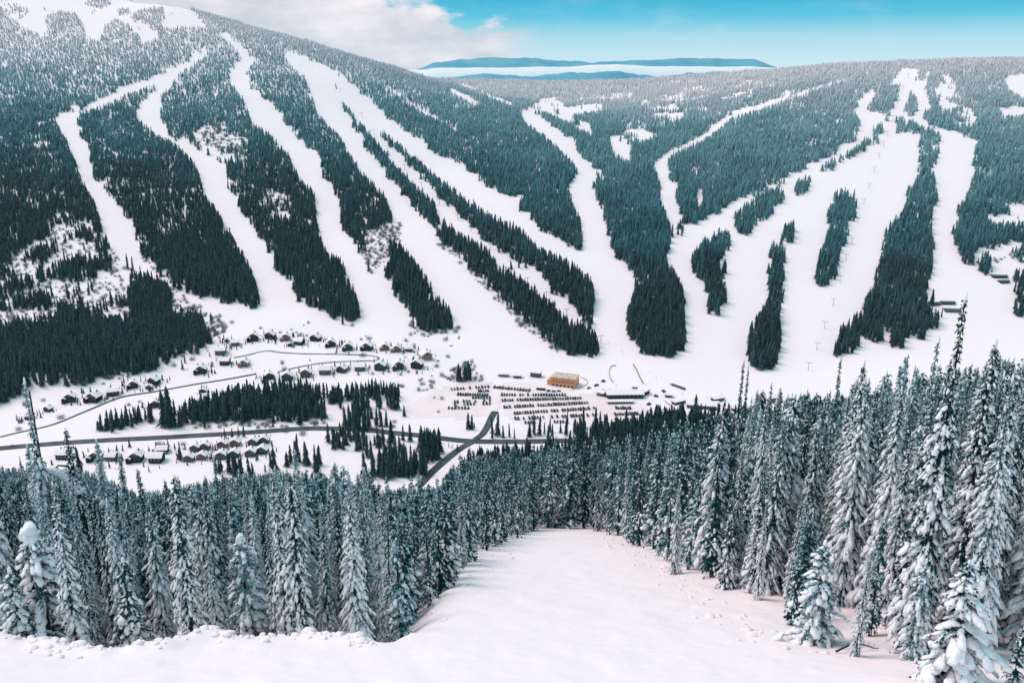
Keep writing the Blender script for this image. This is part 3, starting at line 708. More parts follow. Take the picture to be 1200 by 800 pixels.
patch('ground', [(462,486),(480,476),(505,462),(530,452),(577,450),(579,486),(560,492),(520,493),(490,492)], m_pack, 'beige packed snow of the smaller half of the car park')
patch('ground', [(587,450),(625,450),(684,463),(745,470),(768,492),(705,500),(610,496),(590,490)], m_pack, 'packed snow of the larger half of the car park')

# ------------------------------------------------------------------ houses
WALLS = {'dark': mat('dark_timber', (.020,.022,.024), .8, .2, var=.4), 'brown': mat('brown_timber', (.060,.042,.036), .8, .2, var=.4), 'grey': mat('grey_timber', (.13,.13,.135), .85, .2, var=.3),
         'tan': mat('tan_timber', (.30,.17,.13), .8, .2, var=.2), 'pink': mat('pale_pink_render', (.42,.27,.23), .85, .2, var=.15), 'teal': mat('teal_boards', (.035,.075,.085), .8, .2, var=.3)}
m_roofd = mat('roof_edge', (.022,.026,.028), .8, .2); m_glass = mat('window_glass', (.02,.03,.035), .15, .6); m_frame = mat('pale_trim', (.55,.52,.52), .7, .2)
m_stone = mat('stone', (.16,.15,.15), .9, .2, var=.5, vscale=3)
def house(kind, w=13, d=11, h=4.6, pitch=.62, snow=.75, dormer=False, balcony=True, name='chalet', ridge_along=False):
    """chalet with its gable to -y (or its eave, with ridge_along)"""
    root = empty(name, (0,0,0)); root.hide_render = False; m = WALLS[kind]
    gw = (d if ridge_along else w); run = (w if ridge_along else d); gh = gw/2*pitch; rr = math.pi/2 if ridge_along else 0
    MB().prism([(-gw/2,-2.5),(gw/2,-2.5),(gw/2,h),(0,h+gh),(-gw/2,h)], -run/2, run/2).build('wall', m, root, rz=rr)
    ov = 1.1; e = gw/2+ov; ez = h-ov*pitch
    MB().prism([(-e,ez),(0,h+gh),(e,ez),(e,ez+.32),(0,h+gh+.34),(-e,ez+.32)], -run/2-ov, run/2+ov).build('roof', m_roofd, root, rz=rr)
    rf = [o for o in bpy.data.objects if o.parent == root and o.name.startswith('roof')][-1]
    s = snow; MB().prism([(-e-.12,ez+.33),(0,h+gh+.35),(e+.12,ez+.33),(e+.05,ez+.33+s*.8),(gw*.2,h+gh*.62+s+.36),(0,h+gh+s*1.05),(-gw*.2,h+gh*.62+s+.36),(-e-.05,ez+.33+s*.8)], -run/2-ov-.15, run/2+ov+.15).build('roof_snow', m_roofsnow, rf, bev=.12)
    MB().box((gw*.2, run*.22, h+gh+.3), (1.1,1.1,3.0)).build('chimney', m_stone, root, rz=rr)
    fy = -(d/2)
    for x in ((-w*.28, 0, w*.28) if w > 10 else (-w*.22, w*.22)):
        f_ = MB().box((x, fy-.04, 1.7), (1.9,.12,1.7)).build('window', m_frame, root); MB().box((x, fy-.12, 1.7), (1.6,.06,1.4)).build('pane', m_glass, f_)
    if not ridge_along:
        f_ = MB().prism([(-w*.2,h-.4),(w*.2,h-.4),(w*.2,h+.5),(0,h+gh*.62),(-w*.2,h+.5)], fy-.1, fy-.001).build('window', m_frame, root)
        MB().prism([(-w*.18,h-.25),(w*.18,h-.25),(w*.18,h+.45),(0,h+gh*.54),(-w*.18,h+.45)], fy-.16, fy-.101).build('pane', m_glass, f_)
    if balcony:
        b_ = MB().box((0, fy-1.0, 3.0), (w*.86,1.9,.25)).box((0, fy-1.9, 3.55), (w*.86,.1,.9)).build('balcony', m, root); MB().box((0, fy-1.0, 3.27), (w*.84,1.7,.28)).build('snow_layer', m_roofsnow, b_)
    dr = MB().box((w*.08+1.6, fy-.05, .1), (1.1,.14,2.2)).build('door', m_roofd, root); MB().box((w*.08+2.0, fy-.15, .1), (.08,.08,.2)).build('handle', m_frame, dr)
    if dormer:
        MB().prism([(-w*.62,-2.5),(-w*.28,-2.5),(-w*.28,h-1.2),(-w*.45,h+.3),(-w*.62,h-1.2)], fy-3.2, fy+2).build('side_wing', m, root)
        MB().prism([(-w*.68,h-1.4),(-w*.45,h+.5),(-w*.22,h-1.4),(-w*.22,h-.6),(-w*.45,h+1.35),(-w*.68,h-.6)], fy-3.9, fy+2.4).build('wing_roof', m_roofsnow, root)
    return root
LOT = []      # (x, y, radius) kept clear of trees
HOUSES = [
 # px, py(base), kind, size, rot, dormer, along, label
 (57,481,'brown',.72,-.3,0,0,'small brown chalet at the low end of the upper lane'),
 (35,490,'dark',.8,.2,0,1,'dark low house half hidden by the tall snowy fir'),
 (82,469,'dark',1.1,.25,1,0,'dark chalet with deep roof snow between two dark bushes'),
 (111,469,'dark',1.25,-.2,1,0,'wide dark chalet with a sweeping snowy roof above the narrow lane'),
 (133,462,'brown',1.1,.3,0,1,'long brown house under an unbroken slab of roof snow'),
 (156,453,'dark',1.0,.35,1,0,'dark chalet with stepped snowy roofs below the dark forest edge'),
 (181,449,'dark',1.05,-.25,0,0,'dark steep gabled chalet highest above the narrow lane'),
 (175,455,'grey',.62,.1,0,0,'small pale outbuilding in front of the steep gabled chalet'),
 (182,476,'brown',1.0,.3,0,0,'brown chalet just below the narrow lane beside a tree clump'),
 (236,436,'dark',1.15,.1,1,0,'dark chalet with a white outlined gable, alone above the lane'),
 (264,426,'dark',1.05,0,0,1,'boxy black house with little snow on its front'),
 (259,414,'grey',1.15,.05,0,1,'long grey house under thick snow near the forest corner'),
 (276,404,'grey',.95,.2,0,1,'grey low house beneath the end of the ski run'),
 (266,400,'grey',.55,.2,0,0,'tiny pale cabin at the forest corner'),
 (287,428,'tan',.98,-.1,1,0,'brownish chalet with a large deck beside the lane bend'),
 (297,398,'dark',1.2,.2,1,0,'dark broad chalet first in the upper row'),
 (317,396,'dark',1.15,-.1,0,0,'dark chalet with an even gable, second in the upper row'),
 (335,398,'tan',1.1,.15,1,0,'brownish chalet with two snowy gables in the upper row'),
 (351,403,'dark',1.05,-.3,0,1,'dark low house with wavy roof snow in the upper row'),
 (340,405,'dark',.55,.1,0,0,'small dark garage below the upper row'),
 (370,399,'dark',1.15,-.25,0,0,'dark chalet with its roof fanned wide, middle of the upper row'),
 (388,405,'dark',1.1,.15,1,0,'dark tall chalet with stacked balconies in the upper row'),
 (315,443,'dark',1.0,.4,0,0,'dark gable poking out behind the valley tree block'),
 (337,444,'teal',1.15,.05,0,0,'blue grey chalet behind the valley tree block'),
 (359,440,'grey',1.15,0,0,0,'grey gabled chalet behind the valley tree block'),
 (381,437,'grey',1.2,.05,0,1,'long white roofed house behind the valley tree block'),
 (401,435,'teal',1.0,-.3,0,0,'teal chalet turned sideways at the start of the lower row'),
 (408,409,'teal',1.1,.1,1,0,'teal chalet with balconies near the lane loop'),
 (431,409,'dark',1.15,-.2,1,0,'dark chalet with a steep wing above the lane loop'),
 (451,409,'tan',1.0,.1,1,0,'tan chalet beyond the lane loop'),
 (465,411,'tan',1.0,.0,1,0,'tan chalet with a pink gable, next to last of the upper row'),
 (479,411,'teal',.9,.1,0,1,'low teal house behind the tan chalets'),
 (422,433,'grey',1.1,.0,0,1,'grey box house with a smooth white roof in the lower row'),
 (446,432,'teal',1.2,-.15,0,0,'broad teal gabled chalet in the lower row'),
 (467,431,'teal',1.2,.2,1,0,'teal chalet with a small dormer in the lower row'),
 (489,430,'dark',1.25,-.2,0,0,'dark chalet with a wide swept roof ending the lower row'),
 (499,420,'pink',1.25,.45,0,0,'pink gabled house near the open snow'),
 (238,459,'dark',.6,0,0,0,'tiny dark shed on the lane by the valley tree block'),
 (75,536,'dark',1.3,.0,0,1,'long dark lodge block at the end of the road bank'),
 (113,538,'dark',1.3,.1,1,0,'dark lodge block with a snowy roof and small chimney below the road'),
 (131,538,'grey',1.1,.0,0,1,'grey lodge block between two firs below the road'),
 (160,539,'dark',1.4,.1,1,0,'dark lodge block with twin gables below the road'),
 (184,540,'dark',1.4,.0,0,1,'big dark lodge block under a smooth white roof'),
 (191,530,'dark',1.1,.1,0,1,'smaller lodge roof tucked behind the big dark lodge block'),
 (229,527,'grey',.85,.0,0,0,'first cabin of the upper cabin row under the main road'),
 (241,525,'grey',.85,.0,0,0,'second cabin of the upper cabin row under the main road'),
 (261,523,'tan',.9,.0,0,0,'third cabin of the upper cabin row, warm coloured'),
 (276,521,'tan',.9,.0,0,0,'fourth cabin of the upper cabin row, beside the twin firs'),
 (297,520,'grey',.9,.0,0,0,'fifth cabin of the upper cabin row, past the twin firs'),
 (310,518,'teal',.9,.0,0,0,'last cabin of the upper cabin row'),
 (222,539,'grey',.85,.0,0,0,'first cabin of the lower cabin row'),
 (237,537,'tan',.85,.0,0,0,'second cabin of the lower cabin row'),
 (260,536,'grey',.95,.0,0,0,'third cabin of the lower cabin row with a wide white gable'),
 (275,534,'teal',.9,.0,0,0,'fourth cabin of the lower cabin row'),
 (294,533,'grey',.95,.05,0,0,'fifth cabin of the lower cabin row'),
 (308,530,'teal',.95,-.05,0,0,'last cabin of the lower cabin row at the wood edge')]
protoH = {}
for kd in ('dark','brown','grey','tan','pink','teal'):
    used = {(bool(h[5]), bool(h[6])) for h in HOUSES if h[2] == kd}
    for (dm, al) in used: protoH[(kd, dm, al)] = house(kd, dormer=dm, ridge_along=al, balcony=not al)
index_kids(); taken = set()
for (px, py, kd, s, rz, dm, al, lab) in HOUSES:
    k_ = (kd, bool(dm), bool(al)); o = protoH[k_]
    if k_ in taken: o = copy_tree(o)
    taken.add(k_)
    p = hit(px, py); o.location = (p[0], p[1], p[2]+1.0*s); sc = s*(.72 if 'lodge' in lab else .86); o.scale = (sc, sc, sc*1.04); o.rotation_euler = (0,0,rz)
    cab = 'cabin' in lab; tag(o, lab, 'cabin' if cab else ('lodge' if 'lodge' in lab else 'chalet'), 'cabins below the main road' if cab else ('lodge blocks below the road' if 'lodge' in lab else 'chalets of the village'))
    LOT.append((p[0], p[1], 10*s))

# base buildings
m_orange = mat('orange_render', (.86,.36,.19), .85, .2, var=.12, vscale=.6); m_oroof = mat('tan_roof', (.50,.34,.25), .85, .2, col2=(.70,.60,.55), vscale=.25)
r = empty('hotel', hit(660,453), -.32); p = np.array(r.location)
MB().box((0,8,4.5),(32,18,13)).build('wall', m_orange, r)
MB().prism([(-17,11),(17,11),(15,12.2),(-15,12.2)], -2, 18).build('roof', m_oroof, r)
MB().box((-18,6,2.5),(6,12,9)).build('side_wing', m_orange, r)
MB().prism([(-21.4,7),(-15,7),(-15.2,7.8),(-21,7.6)], -.5, 12.6).build('wing_roof', m_oroof, r)
for i in range(7):
    f_ = MB().box((-12+i*4, -1.06, 6.6), (2.0,.16,1.7)).build('window', m_frame, r); MB().box((-12+i*4, -1.17, 6.6), (1.7,.1,1.4)).build('pane', m_glass, f_)
for i in range(6):
    if i == 3: continue
    f_ = MB().box((-13+i*5, -1.06, 1.6), (3.0,.16,2.7)).build('window', m_frame, r); MB().box((-13+i*5, -1.17, 1.6), (2.7,.1,2.4)).build('pane', m_glass, f_)
dr = MB().box((2,-1.08,1.2),(2.2,.18,2.8)).build('door', m_roofd, r); MB().box((2.8,-1.2,1.2),(.1,.1,.4)).build('handle', m_frame, dr)
for i in range(3): MB().box((16.06, 3+i*5, 5.5), (.14,1.8,1.8)).build('window', m_glass, r)
tag(r, 'big orange walled building standing above the car park', 'hotel'); LOT.append((p[0], p[1]+8, 24))
def lodge(px, py, w, d, h, rz, kind, label, roofsnow=True, flat=.18, mroof=None, base=-3):
    r = empty('lodge', hit(px, py), rz); m = WALLS[kind] if kind in WALLS else m_stone
    MB().box((0, d/2, (h+base)/2), (w, d, h-base)).build('wall', m, r)
    rf = MB().prism([(-1.2,h-.2),(d+1.2,h-.2),(d+1.2,h+.1),(d/2,h+.1+d*flat),(-1.2,h+.1)], -w/2-1, w/2+1).build('roof', mroof or m_roofd, r, loc=(0,0,0), rz=math.pi/2)
    if roofsnow:
        MB().prism([(-1.3,h+.11),(d+1.3,h+.11),(d+1.3,h+.8),(d/2,h+.9+d*flat),(-1.3,h+.8)], -w/2-1.1, w/2+1.1).build('roof_snow', m_roofsnow, rf, bev=.1)
    k = max(2, int(w/4.5))
    for i in range(k):
        f_ = MB().box((-w/2+(i+.5)*w/k, -.05, h*.55), (2.0,.12,1.6)).build('window', m_frame, r); MB().box((-w/2+(i+.5)*w/k, -.14, h*.55), (1.7,.08,1.3)).build('pane', m_glass, f_)
    tag(r, label, 'lodge', 'service buildings round the slopes'); LOT.append((r.location.x, r.location.y+d/2, max(w,d)*.6)); return r
lodge(733,467,44,16,5,.04,'dark','long dark day lodge with a flat white roof beside the car park')
lodge(752,462,11,9,4.5,-.7,'dark','short dark wing at the slope end of the long day lodge')
lodge(703,464,9,8,4,-.5,'grey','small hut at the car park end of the long day lodge')
lodge(727,473,30,5,2.6,.03,'grey','low grey shed in front of the long day lodge')
lodge(590,441.5,13,5,3.4,-.12,'tan','low tan huts standing on open snow above the car park')
lodge(606,443,10,5,3.2,-.1,'dark','dark low hut next to the tan huts above the car park')
lodge(627,442,13,8,6,-.3,'grey','grey half built house beside the orange building')
lodge(822,479,34,12,4,-.2,'grey','low grey roofed shed poking out of deep snow near the snowy firs')
lodge(843,470,14,8,3.5,.4,'brown','small brown hut past the grey roofed shed')
lodge(870,482,22,10,4,.1,'brown','brown eaved building glimpsed behind snowy firs')
lodge(905,472,24,12,6,.3,'tan','tan sided building with a snowy roof behind the firs')
lodge(975,479,30,16,8,-.12,'stone','stone walled lodge with snowy roof rising behind the firs')
lodge(998,480,20,14,10,.5,'brown','brown gabled lodge behind the firs next to the stone walled lodge')
m_green = mat('green_metal_roof', (.06,.10,.09), .6, .4, var=.3)
for a in ((1098,358,13,9,3,.1,'dark','flat grey green roofed station at the tree edge'), (1112,357,18,9,3,-.1,'dark','twin green roofed station uphill of the lone green roof'), (1117,366,22,10,3,-.12,'grey','lone green roofed hall on the open snow'),
          (1172,326,22,9,3,-.1,'dark','dark roofed hut by the round tree clump'), (1178,332,14,9,3,.1,'dark','dark roofed hut just below another dark roof')):
    lodge(*a, roofsnow=False, mroof=m_green)

# ------------------------------------------------------------------ cars
CARM = [mat('car_paint_%d' % i, c, .35, .5) for i, c in enumerate([(.012,.014,.018), (.03,.035,.04), (.10,.11,.12), (.02,.05,.08), (.09,.02,.02), (.30,.31,.32)])]
m_tyre = mat('tyre', (.02,.02,.02), .9, .2)
def car(mi, van=False):
    r = empty('parked_car', (0,0,0))
    L_, W_, H_ = (4.7, 1.9, 1.0) if not van else (5.3, 2.1, 1.4)
    MB().prism([(-L_/2,.35),(L_/2,.35),(L_/2,.85),(L_/2-.3,H_),(-L_/2+.2,H_),(-L_/2,.8)], -W_/2, W_/2).build('body', CARM[mi], r, rz=math.pi/2)
    MB().prism([(-L_*.36,H_),(L_*.22,H_),(L_*.10,H_+.65),(-L_*.30,H_+.65)], -W_/2+.12, W_/2-.12).build('cabin', m_glass, r, rz=math.pi/2)
    MB().box((0, -.35, H_+.72), (W_-.4, L_*.36, .14)).build('roof', CARM[mi], r)
    for sx in (-1, 1):
        for sy in (-1, 1): MB().tube((sx*W_/2-sx*.25, sy*L_*.31, .34), (sx*W_/2+sx*.02, sy*L_*.31, .34), .34, n=10).build('wheel', m_tyre, r)
    return r
cars = [car(i, i in (1, 3)) for i in range(6)]; index_kids(); first = [True]*6
ORD = 'first second third fourth fifth sixth seventh eighth ninth tenth eleventh twelfth thirteenth fourteenth fifteenth sixteenth seventeenth eighteenth nineteenth twentieth'.split()
def ordinal(i):
    if i < 20: return ORD[i]
    t, u = divmod(i+1, 10); T_ = {2:'twent', 3:'thirt', 4:'fort'}[t]; return T_+('ieth' if u == 0 else 'y-'+ORD[u-1])
COLN = ['black','charcoal','grey','blue','red','silver']
ROWS = [ # x0,y0,x1,y1,n, fill, name
 (529,456.6,572,453.6,13,.9,'top row of the small car park'), (561,458.5,572,458.2,5,1,'short second row of the small car park'), (537,462.6,574,463.4,14,.9,'middle row of the small car park'), (551,466,574,466.4,8,.8,'lower middle row, small car park'),
 (533,471.5,574,469.5,13,.8,'fourth row of the small car park'), (533,474,574,473.4,12,.65,'fifth row of the small car park'), (526,478.6,549,478.6,7,.95,'bottom row of the small car park'),
 (579.5,454,620,458,13,.95,'curved top row of the big car park'), (588,462.8,662,463.2,25,.97,'second row of the big car park'), (589,469.5,680,466.8,32,.93,'third row of the big car park'),
 (591,477.5,688,472.3,33,.93,'fourth row of the big car park'), (603,484.6,696,478.8,31,.9,'fifth row of the big car park'), (604,491,698,486.5,30,.72,'sixth row of the big car park'), (616,495.5,660,494.2,14,.55,'bottom row of the big car park'),
 (722,478.5,741,478.5,8,.9,'upper row in front of the long day lodge'), (721,486,747,485,10,.95,'lower row in front of the long day lodge'), (723,494,735,493.4,4,1,'short row behind the tall firs by the day lodge')]
crs = random.Random(5)
for (xa, ya, xb, yb, n_, fl, nm) in ROWS:
    a_ = hit(xa, ya); b_ = hit(xb, yb); ang = math.atan2(b_[1]-a_[1], b_[0]-a_[0]); cnt = 0
    for i in range(n_):
        if crs.random() > fl: continue
        t = i/max(1, n_-1); x = a_[0]+(b_[0]-a_[0])*t+crs.uniform(-.2, .2); y = a_[1]+(b_[1]-a_[1])*t+crs.uniform(-.5, .5)
        k = crs.choices(range(6), [5,4,2,2,1,1])[0]; o = cars[k] if first[k] else copy_tree(cars[k]); first[k] = False
        o.location = (x, y, float(ground_z(x, y)[0])+.16); o.rotation_euler = (0,0,ang+(math.pi if crs.random() < .5 else 0)+crs.uniform(-.04,.04)); sc = 1.18; o.scale = (sc*.84, sc*1.2, sc)
        tag(o, '%s car %s from chalet end, %s' % (COLN[k], ordinal(cnt), nm), 'car', 'cars in the '+nm); cnt += 1
# coach and vans by the orange building
r = empty('coach', hit(634,457), -.22+0); MB().box((0,0,1.9),(11.5,2.6,2.9)).build('body', CARM[0], r, bev=.15); MB().box((0,0,2.4),(10.8,2.66,1.0)).build('window', m_glass, r); MB().box((0,0,3.45),(11,2.4,.18)).build('roof_snow', m_roofsnow, r)
for sx in (-3.8, 3.4):
    for sy in (-1, 1): MB().tube((sx, sy*1.05, .5), (sx, sy*1.36, .5), .5, n=12).build('wheel', m_tyre, r)
tag(r, 'long dark coach parked just below the orange building', 'coach')
m_tealv = mat('teal_paint', (.03,.20,.24), .4, .5)
for i, (px, py) in enumerate(((643,458.6),(649,459.2),(655,458.8))):
    r = empty('van', hit(px, py), [.5,-.2,.3][i]); MB().prism([(-2.6,.4),(2.6,.4),(2.6,1.2),(2.0,1.4),(1.5,2.3),(-2.6,2.3)], -1, 1).build('body', m_tealv if i else CARM[3], r, bev=.08)
    MB().prism([(1.5,1.45),(2.0,1.45),(1.55,2.2)], -1.02, 1.02).build('window', m_glass, r)
    for sx in (-1.7, 1.7):
        for sy in (-1, 1): MB().tube((sx, sy*.8, .38), (sx, sy*1.04, .38), .38, n=10).build('wheel', m_tyre, r)
    tag(r, ['dark blue van parked nose out beside the coach', 'teal van parked between the coach and the last teal van', 'teal van standing at the corner of the orange building'][i], 'van', 'vans by the orange building')

# ------------------------------------------------------------------ lifts
m_steel = mat('lift_steel', (.34,.36,.38), .5, .5, metal=.2)
def tower():
    r = empty('lift_tower', (0,0,0)); MB().tube((0,0,-1),(0,0,11),.3,.22,8).build('pole', m_steel, r); MB().box((0,0,11.1),(7.0,.4,.4)).build('crossarm', m_steel, r)
    for s in (-1, 1):
        a = MB().box((s*3.4,0,10.7),(.5,3.4,.5)).build('sheave_frame', m_steel, r)
        m_ = MB()
        for k in range(4): m_.tube((s*3.4-.1,-1.3+k*.87,10.98),(s*3.4+.1,-1.3+k*.87,10.98),.3,n=8)
        m_.build('sheave', m_tyre, a)
    MB().box((.55,0,5),(.1,.45,11)).build('ladder', m_steel, r)
    return r
tw = tower(); index_kids(); tf = True
def liftline(pts, nm, chairs):
    global tf
    P = [hit(*p) for p in pts]; tops = []
    for i, p in enumerate(P):
        q = P[min(i+1, len(P)-1)]-P[max(i-1, 0)]; a = math.atan2(q[1], q[0])-math.pi/2
        o = tw if tf else copy_tree(tw); tf = False; o.location = (p[0], p[1], float(ground_z(p[0], p[1])[0])); o.rotation_euler = (0,0,a)
        tag(o, 'steel lift tower, %s from the bottom of the %s' % (ordinal(i), nm), 'lift tower', 'towers of the '+nm); tops.append((np.array(o.location), a)); LOT.append((p[0], p[1], 6))
    for s in (-1, 1):
        m_ = MB()
        for (p, a), (q, b) in zip(tops[:-1], tops[1:]):
            A_ = p+[s*3.4*math.cos(a), s*3.4*math.sin(a), 11.25]; B_ = q+[s*3.4*math.cos(b), s*3.4*math.sin(b), 11.25]; sag = 1.5; pr = A_
            for k in range(1, 7):
                t = k/6; c = A_+(B_-A_)*t; c[2] -= sag*4*t*(1-t); m_.tube(pr, c, .035, n=4); pr = c
        tag(m_.build('lift_cable', m_steel), '%s cable of the %s' % ('uphill' if s > 0 else 'downhill', nm), 'cable', 'cables of the '+nm)
liftline([(947,434),(957,410),(966,385),(976,358),(984,331),(991,306),(998,286),(1005,262),(1012,240),(1018,222),(1024,202),(1030,186),(1035,172),(1040,160),(1046,142),(1052,122),(1058,106),(1064,92)], 'lift on the wide open slope', 0)
liftline([(704,402),(685,385),(664,370),(640,350),(618,333),(598,313),(575,293),(552,272),(536,258),(515,240),(494,220),(474,200),(455,180),(438,158),(424,138)], 'lift between the two tree strips', 0)

# ------------------------------------------------------------------ snow groomers and small huts round the lift foot
m_red = mat('red_paint', (.22,.04,.03), .45, .4)
def groomer():
    r = empty('snow_groomer', (0,0,0)); MB().box((0,0,1.1),(2.6,4.6,.9)).box((0,-1.2,1.8),(2.2,1.8,.6)).build('body', m_red, r, bev=.1); MB().prism([(-1.0,1.5),(1.0,1.5),(.85,2.7),(-.85,2.7)], .3, 1.9).build('cab', m_glass, r)
    for s in (-1, 1): MB().prism([(-2.5,.5),(-2.1,0),(2.1,0),(2.5,.5),(2.1,1.0),(-2.1,1.0)], s*1.1, s*2.0).build('track', m_tyre, r, rz=math.pi/2)
    MB().box((0,3.0,.6),(4.4,.2,1.1)).build('blade', m_steel, r); return r
g0 = groomer(); index_kids()
for i, (px, py, lab) in enumerate(((769,464.5,'red snow groomer parked past the slope end of the day lodge'), (760,474,'red snow groomer standing on the tracked snow below the day lodge'), (778,459,'red snow groomer climbing towards the carpet lift'), (707,447,'red snow groomer between the orange building and the curved net'))):
    o = g0 if i == 0 else copy_tree(g0); p = hit(px, py); o.location = p; o.rotation_euler = (0,0,[1.2,-.8,.3,2.2][i]); tag(o, lab, 'snow groomer', 'snow groomers')
lodge(711,459,7,5,3,.2,'dark','little dark ticket hut near the curved net fence')
lodge(783,465.5,8,5,3,-.3,'grey','small hut just below the carpet lift')
lodge(797,473,16,6,3,.5,'dark','low dark shed set into the snow bank by the fir clump')
lodge(838,475.5,9,5,3,.1,'dark','tiny dark shed beyond the fir clump')
lodge(744,456,6,5,3,-.2,'tan','small tan cabin at the end of the straight net fence')
for (px, py, k_, lab) in ((690,455,2,'grey car left alone uphill of the day lodge'), (699,452,1,'charcoal car parked beside the thin fence'), (770,484,0,'black car at the edge of the packed snow, past the lodge rows'), (783,487,3,'dark blue car by the wood below the learning area'), (838,481,4,'dark red car beside the low grey shed')):
    o = copy_tree(cars[k_]); p = hit(px, py); o.location = p; o.rotation_euler = (0,0,px*.7); tag(o, lab, 'car', 'single cars near the lodge')
# ------------------------------------------------------------------ nets, tow, people on the flat snow
m_net = mat('dark_net', (.05,.06,.065), .9, .1)
def fence(pts, label, h=1.3, w=.12, sp=6, name='safety_fence'):
    C = spline(np.array([hit(*p)[:2] for p in pts]), 2.5); z = ground_z(C[:,0], C[:,1]); r = empty(name, (C[0][0], C[0][1], z[0])); o_ = np.array([C[0][0], C[0][1], z[0]])
    V = []; n_ = len(C)
    for s in (-w/2, w/2):
        for zz in (.15, h):
            V.append(np.column_stack([C[:,0]+s*.7, C[:,1]+s*.7, z+zz])-o_)
    V = np.vstack(V); F = []
    for i in range(n_-1):
        a, b, c, d = i, n_+i, 2*n_+i, 3*n_+i; F += [(a, a+1, b+1, b), (c, d, d+1, c+1), (b, b+1, d+1, d), (a, c, c+1, a+1)]
    link('net', mesh_np('net', V, np.array(F), m_net), r)
    for i in range(0, n_, sp): MB().tube((C[i][0]-o_[0], C[i][1]-o_[1], z[i]-o_[2]-.3), (C[i][0]-o_[0], C[i][1]-o_[1], z[i]-o_[2]+h+.3), .06, n=6).build('post', m_steel, r)
    tag(r, label, 'fence'); return r
fence([(722,428.5),(716,430),(714,436),(715,443),(719,449)], 'curved dark net fence on the flat snow above the day lodge')
fence([(742,427),(746,434),(750,443),(754,450)], 'straight dark net fence beside the learning area', 1.8, .4)
fence([(779,470),(785,475),(791,479)], 'short low fence curving below the snow banks', 1.0)
fence([(670,457),(686,452),(688,446),(680,442)], 'thin fence round the uphill corner of the orange building', .9)
r = empty('magic_carpet', hit(795,454), 0); a_ = hit(788,451); b_ = hit(803,456.5); ln = float(np.hypot(*(b_-a_)[:2])); r.rotation_euler = (0,0,math.atan2(b_[1]-a_[1], b_[0]-a_[0])); r.location.z += .3
MB().prism([(-1.4,0),(1.4,0),(1.4,1.6),(.7,2.4),(-.7,2.4),(-1.4,1.6)], -ln/2, ln/2).build('tunnel', CARM[1], r, rz=math.pi/2); MB().box((-ln/2-1.5,0,.6),(3,2.6,1.6)).build('motor_housing', m_steel, r)
tag(r, 'dark covered magic carpet lift lying on the flat snow', 'carpet lift')
m_coat = [mat('coat_%d' % i, c, .8, .2) for i, c in enumerate([(.03,.03,.04), (.25,.04,.04), (.03,.08,.2)])]
def person(mi):
    me = bpy.data.meshes.new('person'); J = [((0,0,.95),.16),((0,0,1.2),.17),((0,0,1.42),.14),((0,0,1.52),.07),((0,0,1.66),.12),((.1,0,.85),.11),((.14,.06,.48),.075),((.15,0,.08),.06),((.15,.16,.04),.05),((-.1,0,.85),.11),((-.14,.06,.48),.075),((-.15,0,.08),.06),((-.15,.16,.04),.05),((.22,0,1.4),.07),((.3,.08,1.14),.055),((.28,.28,1.02),.045),((-.22,0,1.4),.07),((-.3,.08,1.14),.055),((-.28,.28,1.02),.045)]
    E = [(0,1),(1,2),(2,3),(3,4),(0,5),(5,6),(6,7),(7,8),(0,9),(9,10),(10,11),(11,12),(2,13),(13,14),(14,15),(2,16),(16,17),(17,18)]
    me.from_pydata([j[0] for j in J], E, []); o = bpy.data.objects.new('tmp', me); COL.objects.link(o); o.modifiers.new('s', 'SKIN')
    for i, j in enumerate(J): me.skin_vertices[0].data[i].radius = (j[1], j[1])
    me.skin_vertices[0].data[0].use_root = True; o.modifiers.new('u', 'SUBSURF').levels = 1
    dg = bpy.context.evaluated_depsgraph_get(); m2 = bpy.data.meshes.new_from_object(o.evaluated_get(dg)); bpy.data.objects.remove(o); m2.materials.clear(); m2.materials.append(m_coat[mi]); m2.name = 'person'
    r = link('person', m2); s = MB()
    for sx in (-1, 1): MB().box((sx*.15,.1,.0),(.1,1.7,.03)).build('ski', m_coat[0], r)
    return r
pp = [person(i) for i in range(3)]; index_kids(); pf = [True]*3
for i, (px, py, lab) in enumerate(((714,401.5,'skier standing at the foot of the lift between the tree strips'), (722,404,'skier a little downhill of the lift foot'), (731,413,'skier gliding onto the flat below the narrow run'), (728,411,'skier just uphill of another on the flat below the narrow run'),
    (762,437,'skier alone between the two nets and the carpet lift'), (775,441,'skier above the learning area'), (769,443,'skier crossing the learning area'), (722,452,'skier near the curved net fence'), (757,451,'skier beside the straight net fence'), (800,462,'person walking below the carpet lift'), (828,466,'person standing near the small fir clump'), (846,462,'person on the snow past the small fir clump'))):
    k = i % 3; o = pp[k] if pf[k] else copy_tree(pp[k]); pf[k] = False; p = hit(px, py); o.location = (p[0], p[1], p[2]+.03); o.rotation_euler = (0,0,i*1.3); o.scale = (1.15,)*3
    tag(o, lab+' in '+['dark','red','blue'][k]+' clothing', 'person', 'people out on the snow')
